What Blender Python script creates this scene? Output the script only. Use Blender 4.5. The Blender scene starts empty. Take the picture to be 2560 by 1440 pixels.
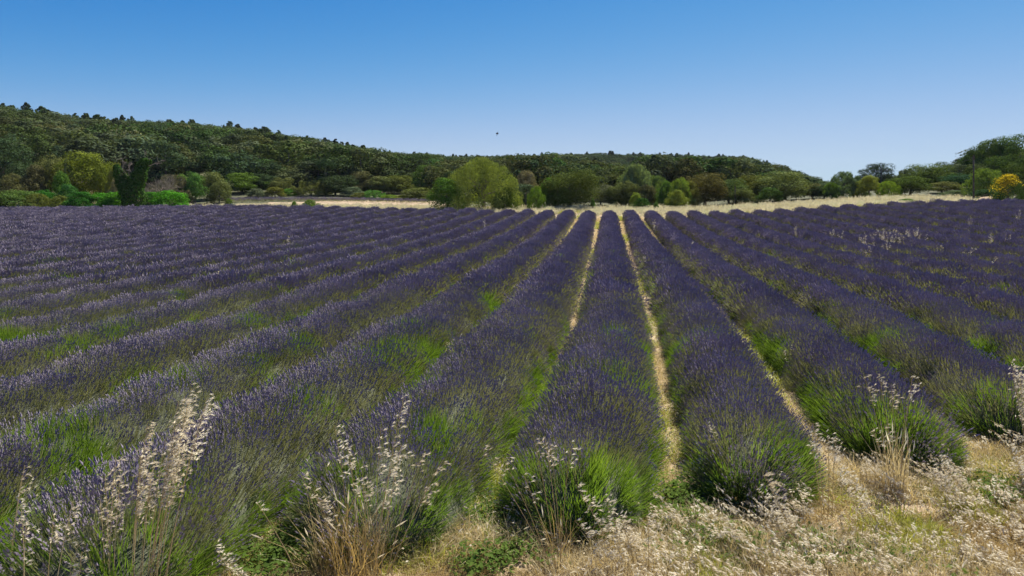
import bpy, math, random
import numpy as np
R = math.radians
rng = np.random.default_rng(7)
random.seed(7)

# ------------------------------------------------------------------ camera, sky, sun, exposure
PSI = R(8.33)                      # the camera looks a little left of the direction the rows run in
CAMZ = 2.806
FPX = 1707.0                       # focal length in photo pixels (photo is 2560 wide)
HORY = 455.0                       # photo line of the true horizon
sc = bpy.context.scene
COL = sc.collection
cam = bpy.data.cameras.new('camera')
cam.lens = 36.0 * FPX / 2560.0
cam.sensor_width = 36.0
cam.shift_y = -(720.0 - HORY) / 2560.0
cam.clip_start = 0.05
cam.clip_end = 6000
camo = bpy.data.objects.new('camera', cam)
COL.objects.link(camo)
camo.location = (0, 0, CAMZ)
camo.rotation_euler = (math.pi / 2, 0, PSI)
sc.camera = camo

SUN_EL, SUN_AZ = R(53), R(30)      # azimuth clockwise from +Y
world = bpy.data.worlds.new("World")
sc.world = world
world.use_nodes = True
wn = world.node_tree
bg = wn.nodes['Background']
sky = wn.nodes.new('ShaderNodeTexSky')
sky.sky_type = 'NISHITA'
sky.sun_disc = False
sky.sun_elevation = SUN_EL
sky.sun_rotation = SUN_AZ
sky.altitude = 3000
sky.air_density = 1.0
sky.dust_density = 0.5
sky.ozone_density = 6.0
# colour response of the photograph's clear sky, the same in every direction:
# per channel t = k * x ** g, y = t / (1 + t / m), with x the sky at a tenth of its strength
_sep = wn.nodes.new('ShaderNodeSeparateColor')
_com = wn.nodes.new('ShaderNodeCombineColor')
wn.links.new(sky.outputs[0], _sep.inputs[0])


def _mth(op, a, b):
    n = wn.nodes.new('ShaderNodeMath'); n.operation = op
    for q, v in enumerate((a, b)):
        if hasattr(v, 'links'): wn.links.new(v, n.inputs[q])
        else: n.inputs[q].default_value = v
    return n.outputs[0]


for _i, (_k, _g, _mx) in enumerate(((38.0, 3.2, .5), (4.25, 1.75, .8), (2.75, 1.0, 1.2))):
    _t = _mth('MULTIPLY', _mth('POWER', _mth('MULTIPLY', _sep.outputs[_i], .1), _g), _k)
    _y = _mth('DIVIDE', _t, _mth('ADD', _mth('MULTIPLY', _t, 1 / _mx), 1.0))
    wn.links.new(_mth('MULTIPLY', _y, 10.0), _com.inputs[_i])
wn.links.new(_com.outputs[0], bg.inputs[0])
bg.inputs[1].default_value = 0.05
sl = bpy.data.lights.new('sun', 'SUN')
sl.energy = 5.0
sl.angle = R(0.53)
sl.color = (1.0, 0.93, 0.82)
so = bpy.data.objects.new('sun', sl)
COL.objects.link(so)
so.rotation_euler = (math.pi / 2 - SUN_EL, 0, math.pi - SUN_AZ)
so.location = (20, 20, 40)
vs = sc.view_settings
vs.view_transform = 'Standard'
vs.look = 'None'
vs.exposure = 1.0
vs.gamma = 1.0
vs.use_curve_mapping = False
sc.cycles.max_bounces = 6
sc.cycles.diffuse_bounces = 3
sc.cycles.transmission_bounces = 3
sc.cycles.transparent_max_bounces = 4
sc.cycles.caustics_reflective = False
sc.cycles.caustics_refractive = False

# ------------------------------------------------------------------ terrain
cP, sP = math.cos(PSI), math.sin(PSI)


def to_cam(x, y):
    """lateral offset and depth as seen along the camera axis"""
    return x * cP + y * sP, -x * sP + y * cP


def from_cam(a, d):
    return a * cP - d * sP, a * sP + d * cP


def sstep(a, b, v):
    t = np.clip((np.asarray(v, float) - a) / (b - a), 0, 1)
    return t * t * (3 - 2 * t)


H1P = [-900, -300, 0, 100, 200, 320, 480, 600, 700, 850, 950, 1050, 1150, 1250, 1350, 1450]
H1Y = [235, 250, 272, 284, 303, 311, 318, 331, 347, 370, 388, 396, 408, 426, 444, 462]
H1D = [150, 160, 165, 168, 175, 185, 200, 210, 220, 240, 250, 255, 260, 260, 260, 260]
H2P = [500, 800, 1000, 1100, 1300, 1500, 1700, 1800, 1860, 1900, 1950, 2000, 2050, 2100, 2300]
H2Y = [420, 410, 400, 398, 394, 389, 395, 398, 402, 409, 424, 441, 458, 474, 500]
FAR_Y = 55.0


def hills(a, d):
    px = 1280 + FPX * a / np.maximum(d, 5)
    d1 = np.interp(px, H1P, H1D)
    z1 = CAMZ + (HORY - np.interp(px, H1P, H1Y)) * d1 / FPX - 4.3
    z1 = np.maximum(z1, 0)
    s1 = sstep(0, 1, (d - 66) / (d1 - 66)) ** 0.8
    h1 = z1 * np.where(d < d1, s1, 1 - 0.5 * sstep(0, 120, d - d1))
    d2 = 400.0
    z2 = CAMZ + (HORY - np.interp(px, H2P, H2Y)) * d2 / FPX - 4.0
    z2 = np.maximum(z2, -3)
    s2 = sstep(0, 1, (d - 190) / (d2 - 190))
    h2 = z2 * np.where(d < d2, s2, 1 - 0.5 * sstep(0, 250, d - d2))
    # wooded rise on the right
    h3 = 2.2 * sstep(2050, 2500, px) * sstep(58, 95, d) * (1 - 0.6 * sstep(130, 300, d))
    return np.maximum(np.maximum(h1, h2), 0) + h3


def gz(x, y):
    x = np.asarray(x, float)
    y = np.asarray(y, float)
    yy = np.clip(y, -30, 75)
    n = -0.01465 * yy
    f = -1.066 + 0.017 * yy
    z = 0.5 * (n + f + np.sqrt((n - f) ** 2 + 0.02))
    z = z + 0.95 * sstep(6, 27, x) * sstep(13, 50, y)
    z = z + 0.30 * np.exp(-((x + 30) / 14.0) ** 2) * sstep(25, 55, y)
    a, d = to_cam(x, y)
    z = z + 0.10 * sstep(57, 64, y) * (1 - sstep(66, 76, d) * sstep(1150, 1050, 1280 + FPX * a / np.maximum(d, 5)) * 0.9)
    z = z + hills(a, d)
    z = z + 0.02 * np.sin(x * 1.7 + 0.6 * y) * np.sin(y * 1.3 - x * .4)
    return z


def ground_at_px(px, py):
    """ground point that a photo pixel shows"""
    a0 = (px - 1280) / FPX
    ds = np.concatenate([np.arange(3, 80, 0.05), np.arange(80, 400, 1.0)])
    x, y = from_cam(a0 * ds, ds)
    z = gz(x, y)
    pz = CAMZ + (HORY - py) * ds / FPX
    k = np.argmax(z >= pz)
    return float(x[k]), float(y[k]), float(z[k]), float(ds[k])


def pt(px, py, d):
    a = (px - 1280) / FPX * d
    x, y = from_cam(a, d)
    return (x, y, CAMZ + (HORY - py) * d / FPX)


# ------------------------------------------------------------------ small helpers
def tag(o, label=None, cat=None, group=None, kind=None):
    if label: o['label'] = label
    if cat: o['category'] = cat
    if group: o['group'] = group
    if kind: o['kind'] = kind
    return o


def mesh(name, V, F, mats=(), mi=None, smooth=False):
    me = bpy.data.meshes.new(name)
    V = np.asarray(V, np.float32)
    if isinstance(F, np.ndarray):
        k = F.shape[1]
        me.vertices.add(len(V))
        me.vertices.foreach_set('co', V.ravel())
        me.loops.add(F.size)
        me.loops.foreach_set('vertex_index', F.astype(np.int32).ravel())
        me.polygons.add(len(F))
        me.polygons.foreach_set('loop_start', np.arange(0, F.size, k, dtype=np.int32))
        me.polygons.foreach_set('loop_total', np.full(len(F), k, np.int32))
        me.update(calc_edges=True)
    else:
        me.from_pydata(V.tolist(), [], F)
        me.update()
    for m in mats:
        me.materials.append(m)
    if mi is not None:
        me.polygons.foreach_set('material_index', np.asarray(mi, np.int32))
    if smooth:
        me.polygons.foreach_set('use_smooth', np.ones(len(me.polygons), bool))
    return me


def obj(name, data, parent=None, loc=None, link=True):
    o = bpy.data.objects.new(name, data)
    if link:
        COL.objects.link(o)
    if parent: o.parent = parent
    if loc is not None: o.location = loc
    return o


class MB:
    def __init__(s):
        s.V, s.F, s.M, s.n = [], [], [], 0

    def add(s, V, F, m=0):
        V = np.asarray(V, float)
        F = np.asarray(F, int)
        s.V.append(V)
        s.F += (F + s.n).tolist()
        s.M += [m] * len(F)
        s.n += len(V)

    def tube(s, pts, rad, sides=5, m=0, cap=True):
        pts = np.asarray(pts, float)
        rad = np.broadcast_to(np.asarray(rad, float), (len(pts),))
        t = np.gradient(pts, axis=0)
        t /= np.linalg.norm(t, axis=1)[:, None] + 1e-9
        ref = np.array([0.31, 0.95, 0.05])
        u = np.cross(t, ref); u /= np.linalg.norm(u, axis=1)[:, None] + 1e-9
        v = np.cross(t, u)
        an = np.arange(sides) * 2 * math.pi / sides
        ring = (u[:, None] * np.cos(an)[None, :, None] + v[:, None] * np.sin(an)[None, :, None]) * rad[:, None, None] + pts[:, None]
        V = ring.reshape(-1, 3)
        F = []
        for i in range(len(pts) - 1):
            for k in range(sides):
                F.append([i * sides + k, i * sides + (k + 1) % sides, (i + 1) * sides + (k + 1) % sides, (i + 1) * sides + k])
        s.add(V, F, m)
        if cap:
            c = s.n - sides
            s.F.append([c + k for k in range(sides)])
            s.M.append(m)

    def box(s, c, d, m=0):
        c = np.array(c); d = np.array(d) / 2
        V = [c + d * np.array(q) for q in [(-1, -1, -1), (1, -1, -1), (1, 1, -1), (-1, 1, -1), (-1, -1, 1), (1, -1, 1), (1, 1, 1), (-1, 1, 1)]]
        s.add(V, [[0, 3, 2, 1], [4, 5, 6, 7], [0, 1, 5, 4], [1, 2, 6, 5], [2, 3, 7, 6], [3, 0, 4, 7]], m)

    def mesh(s, name, mats=(), smooth=False):
        return mesh(name, np.concatenate(s.V), s.F, mats, s.M, smooth)


# ------------------------------------------------------------------ materials
def newmat(name):
    m = bpy.data.materials.new(name)
    m.use_nodes = True
    nt = m.node_tree
    for n in list(nt.nodes):
        nt.nodes.remove(n)
    out = nt.nodes.new('ShaderNodeOutputMaterial')
    return m, nt, out


def ramp(nt, fac, stops, interp='LINEAR'):
    r = nt.nodes.new('ShaderNodeValToRGB')
    el = r.color_ramp.elements
    r.color_ramp.interpolation = interp
    while len(el) < len(stops):
        el.new(0.5)
    for e, (p, c) in zip(el, stops):
        e.position = p
        e.color = (*c, 1)
    nt.links.new(fac, r.inputs[0])
    return r.outputs[0]


def noise(nt, scale, detail=3, coord=None, rough=0.6):
    n = nt.nodes.new('ShaderNodeTexNoise')
    n.inputs['Scale'].default_value = scale
    n.inputs['Detail'].default_value = detail
    n.inputs['Roughness'].default_value = rough
    if coord is None:
        g = nt.nodes.new('ShaderNodeNewGeometry')
        coord = g.outputs['Position']
    nt.links.new(coord, n.inputs['Vector'])
    return n.outputs[0]


def mixc(nt, fac, a, b, mode='MIX'):
    m = nt.nodes.new('ShaderNodeMix')
    m.data_type = 'RGBA'
    m.blend_type = mode
    for sock, v in ((0, fac), (6, a), (7, b)):
        if hasattr(v, 'links'):
            nt.links.new(v, m.inputs[sock])
        elif sock == 0:
            m.inputs[0].default_value = v
        else:
            m.inputs[sock].default_value = (*v, 1)
    return m.outputs[2]


def leafy(name, stops, trans=0.35, tcol=None, world_scale=None, rough=0.6, gloss=0.1, objcol=False, varn=0.35):
    """thin plant tissue: diffuse + translucent + faint gloss, colour varied per instance and in space"""
    m, nt, out = newmat(name)
    oi = nt.nodes.new('ShaderNodeObjectInfo')
    if objcol:
        base = oi.outputs['Color']
        n1 = noise(nt, 2.3, 3)
        hs = nt.nodes.new('ShaderNodeHueSaturation')
        nt.links.new(base, hs.inputs['Color'])
        mr = nt.nodes.new('ShaderNodeMapRange')
        mr.inputs[1].default_value = 0.3; mr.inputs[2].default_value = 0.7
        mr.inputs[3].default_value = 1 - varn; mr.inputs[4].default_value = 1 + varn
        nt.links.new(n1, mr.inputs[0])
        nt.links.new(mr.outputs[0], hs.inputs['Value'])
        mr2 = nt.nodes.new('ShaderNodeMapRange')
        mr2.inputs[3].default_value = 0.475; mr2.inputs[4].default_value = 0.52
        nt.links.new(oi.outputs['Random'], mr2.inputs[0])
        nt.links.new(mr2.outputs[0], hs.inputs['Hue'])
        colr = hs.outputs[0]
    else:
        f = oi.outputs['Random']
        if world_scale:
            nn = noise(nt, world_scale, 3)
            ma = nt.nodes.new('ShaderNodeMath'); ma.operation = 'MULTIPLY_ADD'
            nt.links.new(nn, ma.inputs[0]); ma.inputs[1].default_value = 1.4
            mb = nt.nodes.new('ShaderNodeMath'); mb.operation = 'MULTIPLY_ADD'
            nt.links.new(f, mb.inputs[0]); mb.inputs[1].default_value = 0.5; mb.inputs[2].default_value = -0.45
            nt.links.new(mb.outputs[0], ma.inputs[2])
            f = ma.outputs[0]
        colr = ramp(nt, f, stops)
    d = nt.nodes.new('ShaderNodeBsdfDiffuse')
    nt.links.new(colr, d.inputs[0])
    t = nt.nodes.new('ShaderNodeBsdfTranslucent')
    tc = mixc(nt, 1.0, colr, tcol or (1, 1, 1), 'MULTIPLY')
    nt.links.new(tc, t.inputs[0])
    mx = nt.nodes.new('ShaderNodeMixShader')
    mx.inputs[0].default_value = trans
    nt.links.new(d.outputs[0], mx.inputs[1]); nt.links.new(t.outputs[0], mx.inputs[2])
    last = mx.outputs[0]
    if gloss > 0:
        g = nt.nodes.new('ShaderNodeBsdfGlossy')
        g.inputs['Roughness'].default_value = rough
        g.inputs[0].default_value = (1, 1, 1, 1)
        mg = nt.nodes.new('ShaderNodeMixShader')
        lw = nt.nodes.new('ShaderNodeLayerWeight'); lw.inputs[0].default_value = 0.25
        mm = nt.nodes.new('ShaderNodeMath'); mm.operation = 'MULTIPLY'; mm.inputs[1].default_value = gloss
        nt.links.new(lw.outputs['Fresnel'], mm.inputs[0])
        nt.links.new(mm.outputs[0], mg.inputs[0])
        nt.links.new(last, mg.inputs[1]); nt.links.new(g.outputs[0], mg.inputs[2])
        last = mg.outputs[0]
    nt.links.new(last, out.inputs[0])
    return m


def matte(name, stops, scale=1.0, bump=0.0, bscale=30, rough=0.9, detail=6):
    m, nt, out = newmat(name)
    c = ramp(nt, noise(nt, scale, detail), stops)
    b = nt.nodes.new('ShaderNodeBsdfPrincipled')
    b.inputs['Roughness'].default_value = rough
    b.inputs['Specular IOR Level'].default_value = 0.2
    nt.links.new(c, b.inputs['Base Color'])
    if bump:
        bp = nt.nodes.new('ShaderNodeBump')
        bp.inputs['Distance'].default_value = bump
        bp.inputs['Strength'].default_value = 1.0
        nt.links.new(noise(nt, bscale, 5), bp.inputs['Height'])
        nt.links.new(bp.outputs[0], b.inputs['Normal'])
    nt.links.new(b.outputs[0], out.inputs[0])
    return m


M_spike = leafy('lavender_flower', [(0.0, (.215, .187, .222)), (.45, (.295, .26, .305)), (.8, (.36, .32, .375)), (1, (.42, .38, .44))], .35, (1.0, .9, 1.05), 1.1, gloss=0)
M_stem = leafy('lavender_stem', [(0.0, (.16, .18, .10)), (.6, (.22, .235, .13)), (1, (.32, .32, .19))], .35, (1.05, 1.0, .6), .8, gloss=0)
M_green = leafy('lavender_young_leaf', [(0.0, (.085, .145, .035)), (.6, (.135, .215, .045)), (1, (.22, .30, .065))], .5, (1.1, 1.15, .4), .8, gloss=0)
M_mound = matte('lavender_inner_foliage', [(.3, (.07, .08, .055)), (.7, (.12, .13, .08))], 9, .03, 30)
M_oat = leafy('oat_glume', [(0.0, (.66, .59, .44)), (1, (.84, .80, .68))], .45, (1, .97, .85), gloss=0)
M_straw = leafy('dry_straw', [(0.0, (.43, .35, .19)), (.5, (.55, .47, .28)), (1, (.64, .57, .39))], .4, (1, .9, .6), 1.5, gloss=0)
M_straw_d = leafy('dry_straw_brown', [(0.0, (.32, .24, .11)), (.5, (.44, .35, .17)), (1, (.54, .48, .27))], .4, (1, .85, .5), 1.5, gloss=0)
M_pale = leafy('pale_grass', [(0.0, (.48, .43, .26)), (.35, (.58, .55, .37)), (.6, (.70, .66, .50)), (1, (.46, .52, .29))], .42, (1, .98, .85), .35, gloss=0)
M_weed = leafy('weed_leaf', [(0.0, (.07, .12, .03)), (.6, (.11, .17, .035)), (1, (.20, .25, .06))], .45, (1.1, 1.2, .4), 1.2, gloss=0)
M_yweed = leafy('gap_grass', [(0.0, (.22, .26, .05)), (.6, (.33, .35, .07)), (1, (.45, .40, .14))], .45, (1.1, 1.1, .4), 1.2)
M_leaf = leafy('tree_leaf', None, .18, (1.15, 1.15, .45), objcol=True, gloss=0)
M_leaf_soft = leafy('tree_leaf_soft', None, .28, (1.15, 1.15, .45), objcol=True, gloss=0)
M_bark = matte('bark', [(.3, (.10, .08, .06)), (.7, (.20, .17, .13))], 6, .02, 25)
M_deadwood = matte('grey_dead_wood', [(.3, (.17, .14, .11)), (.7, (.30, .26, .21))], 6)
M_pole = matte('weathered_pole_wood', [(.3, (.05, .045, .04)), (.7, (.10, .085, .07))], 5)
M_wire = matte('wire', [(0, (.06, .06, .06)), (1, (.08, .08, .08))], 5)
M_broom = leafy('broom_flower', [(0.0, (.48, .34, .02)), (1, (.66, .50, .04))], .45, (1, 1, .4), gloss=0)
M_stone = matte('stone', [(.3, (.30, .25, .20)), (.7, (.45, .39, .32))], 12, .01, 60)
M_insect = matte('dark_insect', [(0, (.01, .01, .01)), (1, (.02, .02, .02))], 5)


def soil_material():
    m, nt, out = newmat('field_soil')
    n1 = noise(nt, 0.6, 5)
    n2 = noise(nt, 14, 6)
    n3 = noise(nt, 90, 3)
    c1 = ramp(nt, n1, [(.35, (.28, .20, .13)), (.65, (.40, .32, .22))])
    c2 = ramp(nt, n2, [(.35, (.22, .145, .09)), (.5, (.38, .29, .19)), (.7, (.54, .46, .31))])
    c = mixc(nt, .6, c1, c2)
    c = mixc(nt, .35, c, ramp(nt, n3, [(.4, (.25, .17, .10)), (.6, (.66, .56, .38))]))
    b = nt.nodes.new('ShaderNodeBsdfPrincipled')
    b.inputs['Roughness'].default_value = .95
    b.inputs['Specular IOR Level'].default_value = .1
    nt.links.new(c, b.inputs['Base Color'])
    bp = nt.nodes.new('ShaderNodeBump')
    bp.inputs['Distance'].default_value = .04
    nt.links.new(noise(nt, 22, 7), bp.inputs['Height'])
    nt.links.new(bp.outputs[0], b.inputs['Normal'])
    nt.links.new(b.outputs[0], out.inputs[0])
    return m


M_soil = soil_material()
M_forest = matte('forest_floor', [(.3, (.05, .06, .03)), (.7, (.10, .10, .05))], .5, .1, 2)

# ------------------------------------------------------------------ ground
def axis(vals):
    return np.array(sorted(set(np.round(vals, 3))))


gx = axis(np.concatenate([np.arange(-700, -120, 14), np.arange(-120, -12, 2.2), np.arange(-12, 12, .16), np.arange(12, 90, 1.6), np.arange(90, 701, 14)]))
gy = axis(np.concatenate([np.arange(-60, 2, 6), np.arange(2, 14, .16), np.arange(14, 85, 1.0), np.arange(85, 520, 7), np.arange(520, 1500, 60)]))
X, Y = np.meshgrid(gx, gy)
Z = gz(X, Y)
near = (Y < 15) & (Y > 1) & (np.abs(X) < 13)
rough = 0.018 * np.sin(X * 9.1 + np.sin(Y * 7.3) * 2) * np.sin(Y * 8.3 + np.sin(X * 5.1) * 2) + 0.012 * rng.standard_normal(X.shape)
Z = np.where(near, Z + rough, Z)
nx, ny = len(gx), len(gy)
I = np.arange(nx * ny).reshape(ny, nx)
F = np.stack([I[:-1, :-1], I[:-1, 1:], I[1:, 1:], I[1:, :-1]], -1).reshape(-1, 4)
cyv = (gy[:-1] + gy[1:]) / 2
_gxm, _gym = np.meshgrid((gx[:-1] + gx[1:]) / 2, cyv)
_a, _d = to_cam(_gxm, _gym)
_px = 1280 + FPX * _a / np.maximum(_d, 5)
mi = ((_d > np.interp(_px, [0, 280, 330, 480, 1080, 1150, 2300, 2560], [84, 84, 68, 69, 80, 66.5, 66.5, 62])) & (_gym > 55)).astype(int).ravel()
ground = obj('ground', mesh('ground', np.stack([X, Y, Z], -1).reshape(-1, 3), F, [M_soil, M_forest], mi, True))
tag(ground, kind='structure')

# ------------------------------------------------------------------ instancing helper
def geo_group():
    g = bpy.data.node_groups.new('scatter_points', 'GeometryNodeTree')
    g.interface.new_socket('Geometry', in_out='INPUT', socket_type='NodeSocketGeometry')
    g.interface.new_socket('Collection', in_out='INPUT', socket_type='NodeSocketCollection')
    g.interface.new_socket('Geometry', in_out='OUTPUT', socket_type='NodeSocketGeometry')
    gi = g.nodes.new('NodeGroupInput'); go = g.nodes.new('NodeGroupOutput')
    ci = g.nodes.new('GeometryNodeCollectionInfo')
    ci.inputs['Separate Children'].default_value = True
    ci.inputs['Reset Children'].default_value = True
    iop = g.nodes.new('GeometryNodeInstanceOnPoints')
    iop.inputs['Pick Instance'].default_value = True
    g.links.new(gi.outputs[1], ci.inputs['Collection'])
    g.links.new(gi.outputs[0], iop.inputs['Points'])
    g.links.new(ci.outputs[0], iop.inputs['Instance'])

    def attr(name, typ):
        n = g.nodes.new('GeometryNodeInputNamedAttribute')
        n.data_type = typ
        n.inputs['Name'].default_value = name
        return [o for o in n.outputs if o.enabled and o.name == 'Attribute'][0]
    g.links.new(attr('idx', 'INT'), iop.inputs['Instance Index'])
    g.links.new(attr('rot', 'FLOAT_VECTOR'), iop.inputs['Rotation'])
    g.links.new(attr('scl', 'FLOAT_VECTOR'), iop.inputs['Scale'])
    g.links.new(iop.outputs[0], go.inputs[0])
    return g


GEO = geo_group()


def scatter(name, P, rot, scl, idx, coll, parent=None):
    P = np.asarray(P, np.float32)
    me = bpy.data.meshes.new(name)
    me.vertices.add(len(P))
    me.vertices.foreach_set('co', P.ravel())
    a = me.attributes.new('rot', 'FLOAT_VECTOR', 'POINT'); a.data.foreach_set('vector', np.asarray(rot, np.float32).ravel())
    scl = np.asarray(scl, np.float32)
    if scl.ndim == 1: scl = np.repeat(scl[:, None], 3, 1)
    a = me.attributes.new('scl', 'FLOAT_VECTOR', 'POINT'); a.data.foreach_set('vector', scl.ravel())
    a = me.attributes.new('idx', 'INT', 'POINT'); a.data.foreach_set('value', np.asarray(idx, np.int32))
    me.update()
    o = obj(name, me, parent)
    md = o.modifiers.new('scatter', 'NODES')
    md.node_group = GEO
    ident = [s.identifier for s in GEO.interface.items_tree if s.name == 'Collection'][0]
    md[ident] = coll
    return o


def proto_coll(name, meshes):
    c = bpy.data.collections.new(name)
    for i, me in enumerate(meshes):
        o = bpy.data.objects.new('%s_%02d' % (name, i), me)
        c.objects.link(o)
    return c


def dir_euler(D, spin=None):
    """euler XYZ that turns +Z into D"""
    D = np.asarray(D, float)
    D = D / np.linalg.norm(D, axis=-1, keepdims=True)
    th = np.arccos(np.clip(D[:, 2], -1, 1))
    ph = np.arctan2(D[:, 1], D[:, 0])
    return np.stack([np.zeros_like(th), th, ph], -1)


# ------------------------------------------------------------------ lavender stem clusters
def spike(mb, base, d, L, r, detail):
    d = d / np.linalg.norm(d)
    u = np.cross(d, [0.3, 0.5, 0.8]); u /= np.linalg.norm(u)
    v = np.cross(d, u)
    if detail == 0:
        for (s0, s1, rr) in ((0, .22, .75), (.30, 1.0, 1.0)):
            a = base + d * L * s0; b = base + d * L * s1
            m1 = a + (b - a) * .35
            ring = [m1 + (u * math.cos(q) + v * math.sin(q)) * r * rr for q in (0, 2.09, 4.19)]
            mb.add([a, b] + ring, [[0, 3, 2], [0, 4, 3], [0, 2, 4], [1, 2, 3], [1, 3, 4], [1, 4, 2]], 1)
    else:
        a = base; b = base + d * L; m1 = a + (b - a) * .4
        ring = [m1 + (u * math.cos(q) + v * math.sin(q)) * r for q in (0, 2.09, 4.19)]
        mb.add([a, b] + ring, [[0, 3, 2], [0, 4, 3], [0, 2, 4], [1, 2, 3], [1, 3, 4], [1, 4, 2]], 1)


def stem_cluster(seed, n, radius, w, L, spL, spR, detail, bend=.25, leaf=False):
    rg = np.random.default_rng(seed)
    mb = MB()
    for i in range(n):
        q = rg.uniform(0, 6.283); rr = radius * math.sqrt(rg.uniform())
        b = np.array([rr * math.cos(q), rr * math.sin(q), rg.uniform(-.03, .0)])
        d = np.array([b[0] / radius * bend + rg.normal(0, .12), b[1] / radius * bend + rg.normal(0, .12), 1.0])
        d /= np.linalg.norm(d)
        l = L * rg.uniform(.72, 1.12)
        top = b + d * l
        s = np.array([math.cos(q + 1.3), math.sin(q + 1.3), 0]) * w / 2
        if leaf:
            mid = b + d * l * .5 + rg.normal(0, .012, 3)
            mb.add([b - s, b + s, mid + s * 1.3, mid - s * 1.3, top], [[0, 1, 2, 3]], 0)
            mb.F.append([mb.n - 2, mb.n - 3, mb.n - 1]); mb.M.append(0)
        else:
            mb.add([b - s, b + s, top + s * .6, top - s * .6], [[0, 1, 2, 3]], 0)
            spike(mb, top - d * .01, d, spL * rg.uniform(.7, 1.25), spR * rg.uniform(.8, 1.2), detail)
    return mb


def join_mb(parts):
    out = MB()
    for m in parts:
        out.V.append(np.concatenate(m.V)); out.F += [[i + out.n for i in f] for f in m.F]; out.M += m.M; out.n += sum(len(v) for v in m.V)
    return out



mats_l = [M_stem, M_spike]
protos = []
for s in range(3): protos.append(stem_cluster(s, 17, .12, .0045, .27, .062, .0080, 0).mesh('lav', mats_l))          # 0-2
for s in range(2): protos.append(stem_cluster(20 + s, 30, .13, .0055, .28, .0, .0, 1, leaf=True).mesh('lav', [M_green]))    # 3-4
for s in range(3): protos.append(stem_cluster(40 + s, 22, .19, .009, .27, .085, .013, 1).mesh('lav', mats_l))       # 5-7
for s in range(2): protos.append(stem_cluster(60 + s, 26, .20, .013, .28, .0, .0, 1, leaf=True).mesh('lav', [M_green]))    # 8-9
for s in range(3): protos.append(stem_cluster(80 + s, 30, .27, .014, .25, .10, .019, 1).mesh('lav', mats_l))        # 10-12
for s in range(2):                                                                                                 # 13-14 near, 15-16 mid, 17-18 far: mostly bare stems
    protos.append(join_mb([stem_cluster(120 + s, 15, .12, .0048, .27, .0, .0, 1, leaf=True), stem_cluster(130 + s, 6, .12, .0045, .26, .06, .008, 0)]).mesh('lav', mats_l))
for s in range(2):
    protos.append(join_mb([stem_cluster(140 + s, 20, .19, .011, .28, .0, .0, 1, leaf=True), stem_cluster(150 + s, 6, .19, .009, .27, .08, .012, 1)]).mesh('lav', mats_l))
for s in range(2):
    protos.append(join_mb([stem_cluster(160 + s, 26, .27, .018, .27, .0, .0, 1, leaf=True), stem_cluster(170 + s, 8, .27, .014, .25, .10, .018, 1)]).mesh('lav', mats_l))
C_LAV = proto_coll('lavprotos', protos)

SP = 1.6
WY = np.array([0, 5.5, 7.3, 9.8, 13.5, 16, 24, 40, 60, 200])
WX = np.array([-.26, -.22, -.14, -.08, 0, 0, -.01, -.07, -.15, -.15]) * SP


def row_x(k, y):
    return k * SP + np.interp(y, WY, WX)


def near_end(k):
    """distance at which row k starts, measured in the photo for the rows whose ends it shows"""
    return float(np.interp(k, [-6, -3, -2, -1, 0, 1, 2, 3, 4, 6, 10], [1.8, 2.8, 3.85, 5.0, 5.5, 6.3, 7.3, 8.2, 9.1, 10.6, 13]))


def vnoise(x, y, seed=0):
    """smooth value noise, 0..1"""
    def h(i, j):
        v = np.sin(i * 127.1 + j * 311.7 + seed * 74.7) * 43758.5453
        return v - np.floor(v)
    i = np.floor(x); j = np.floor(y); fx = x - i; fy = y - j
    fx = fx * fx * (3 - 2 * fx); fy = fy * fy * (3 - 2 * fy)
    return (h(i, j) * (1 - fx) + h(i + 1, j) * fx) * (1 - fy) + (h(i, j + 1) * (1 - fx) + h(i + 1, j + 1) * fx) * fy


def in_view(x, y, margin=3.0):
    a, d = to_cam(x, y)
    return (np.abs(a) < d * 0.76 + margin) & (d > 2.2)


def half_width(y, k=0):
    base = .705 if k > 0 else .775
    return base + (.14 if k < 0 else (.05 if k == 0 else .03)) * sstep(20, 9, y) - 0.19 * sstep(18, 50, y)


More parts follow.
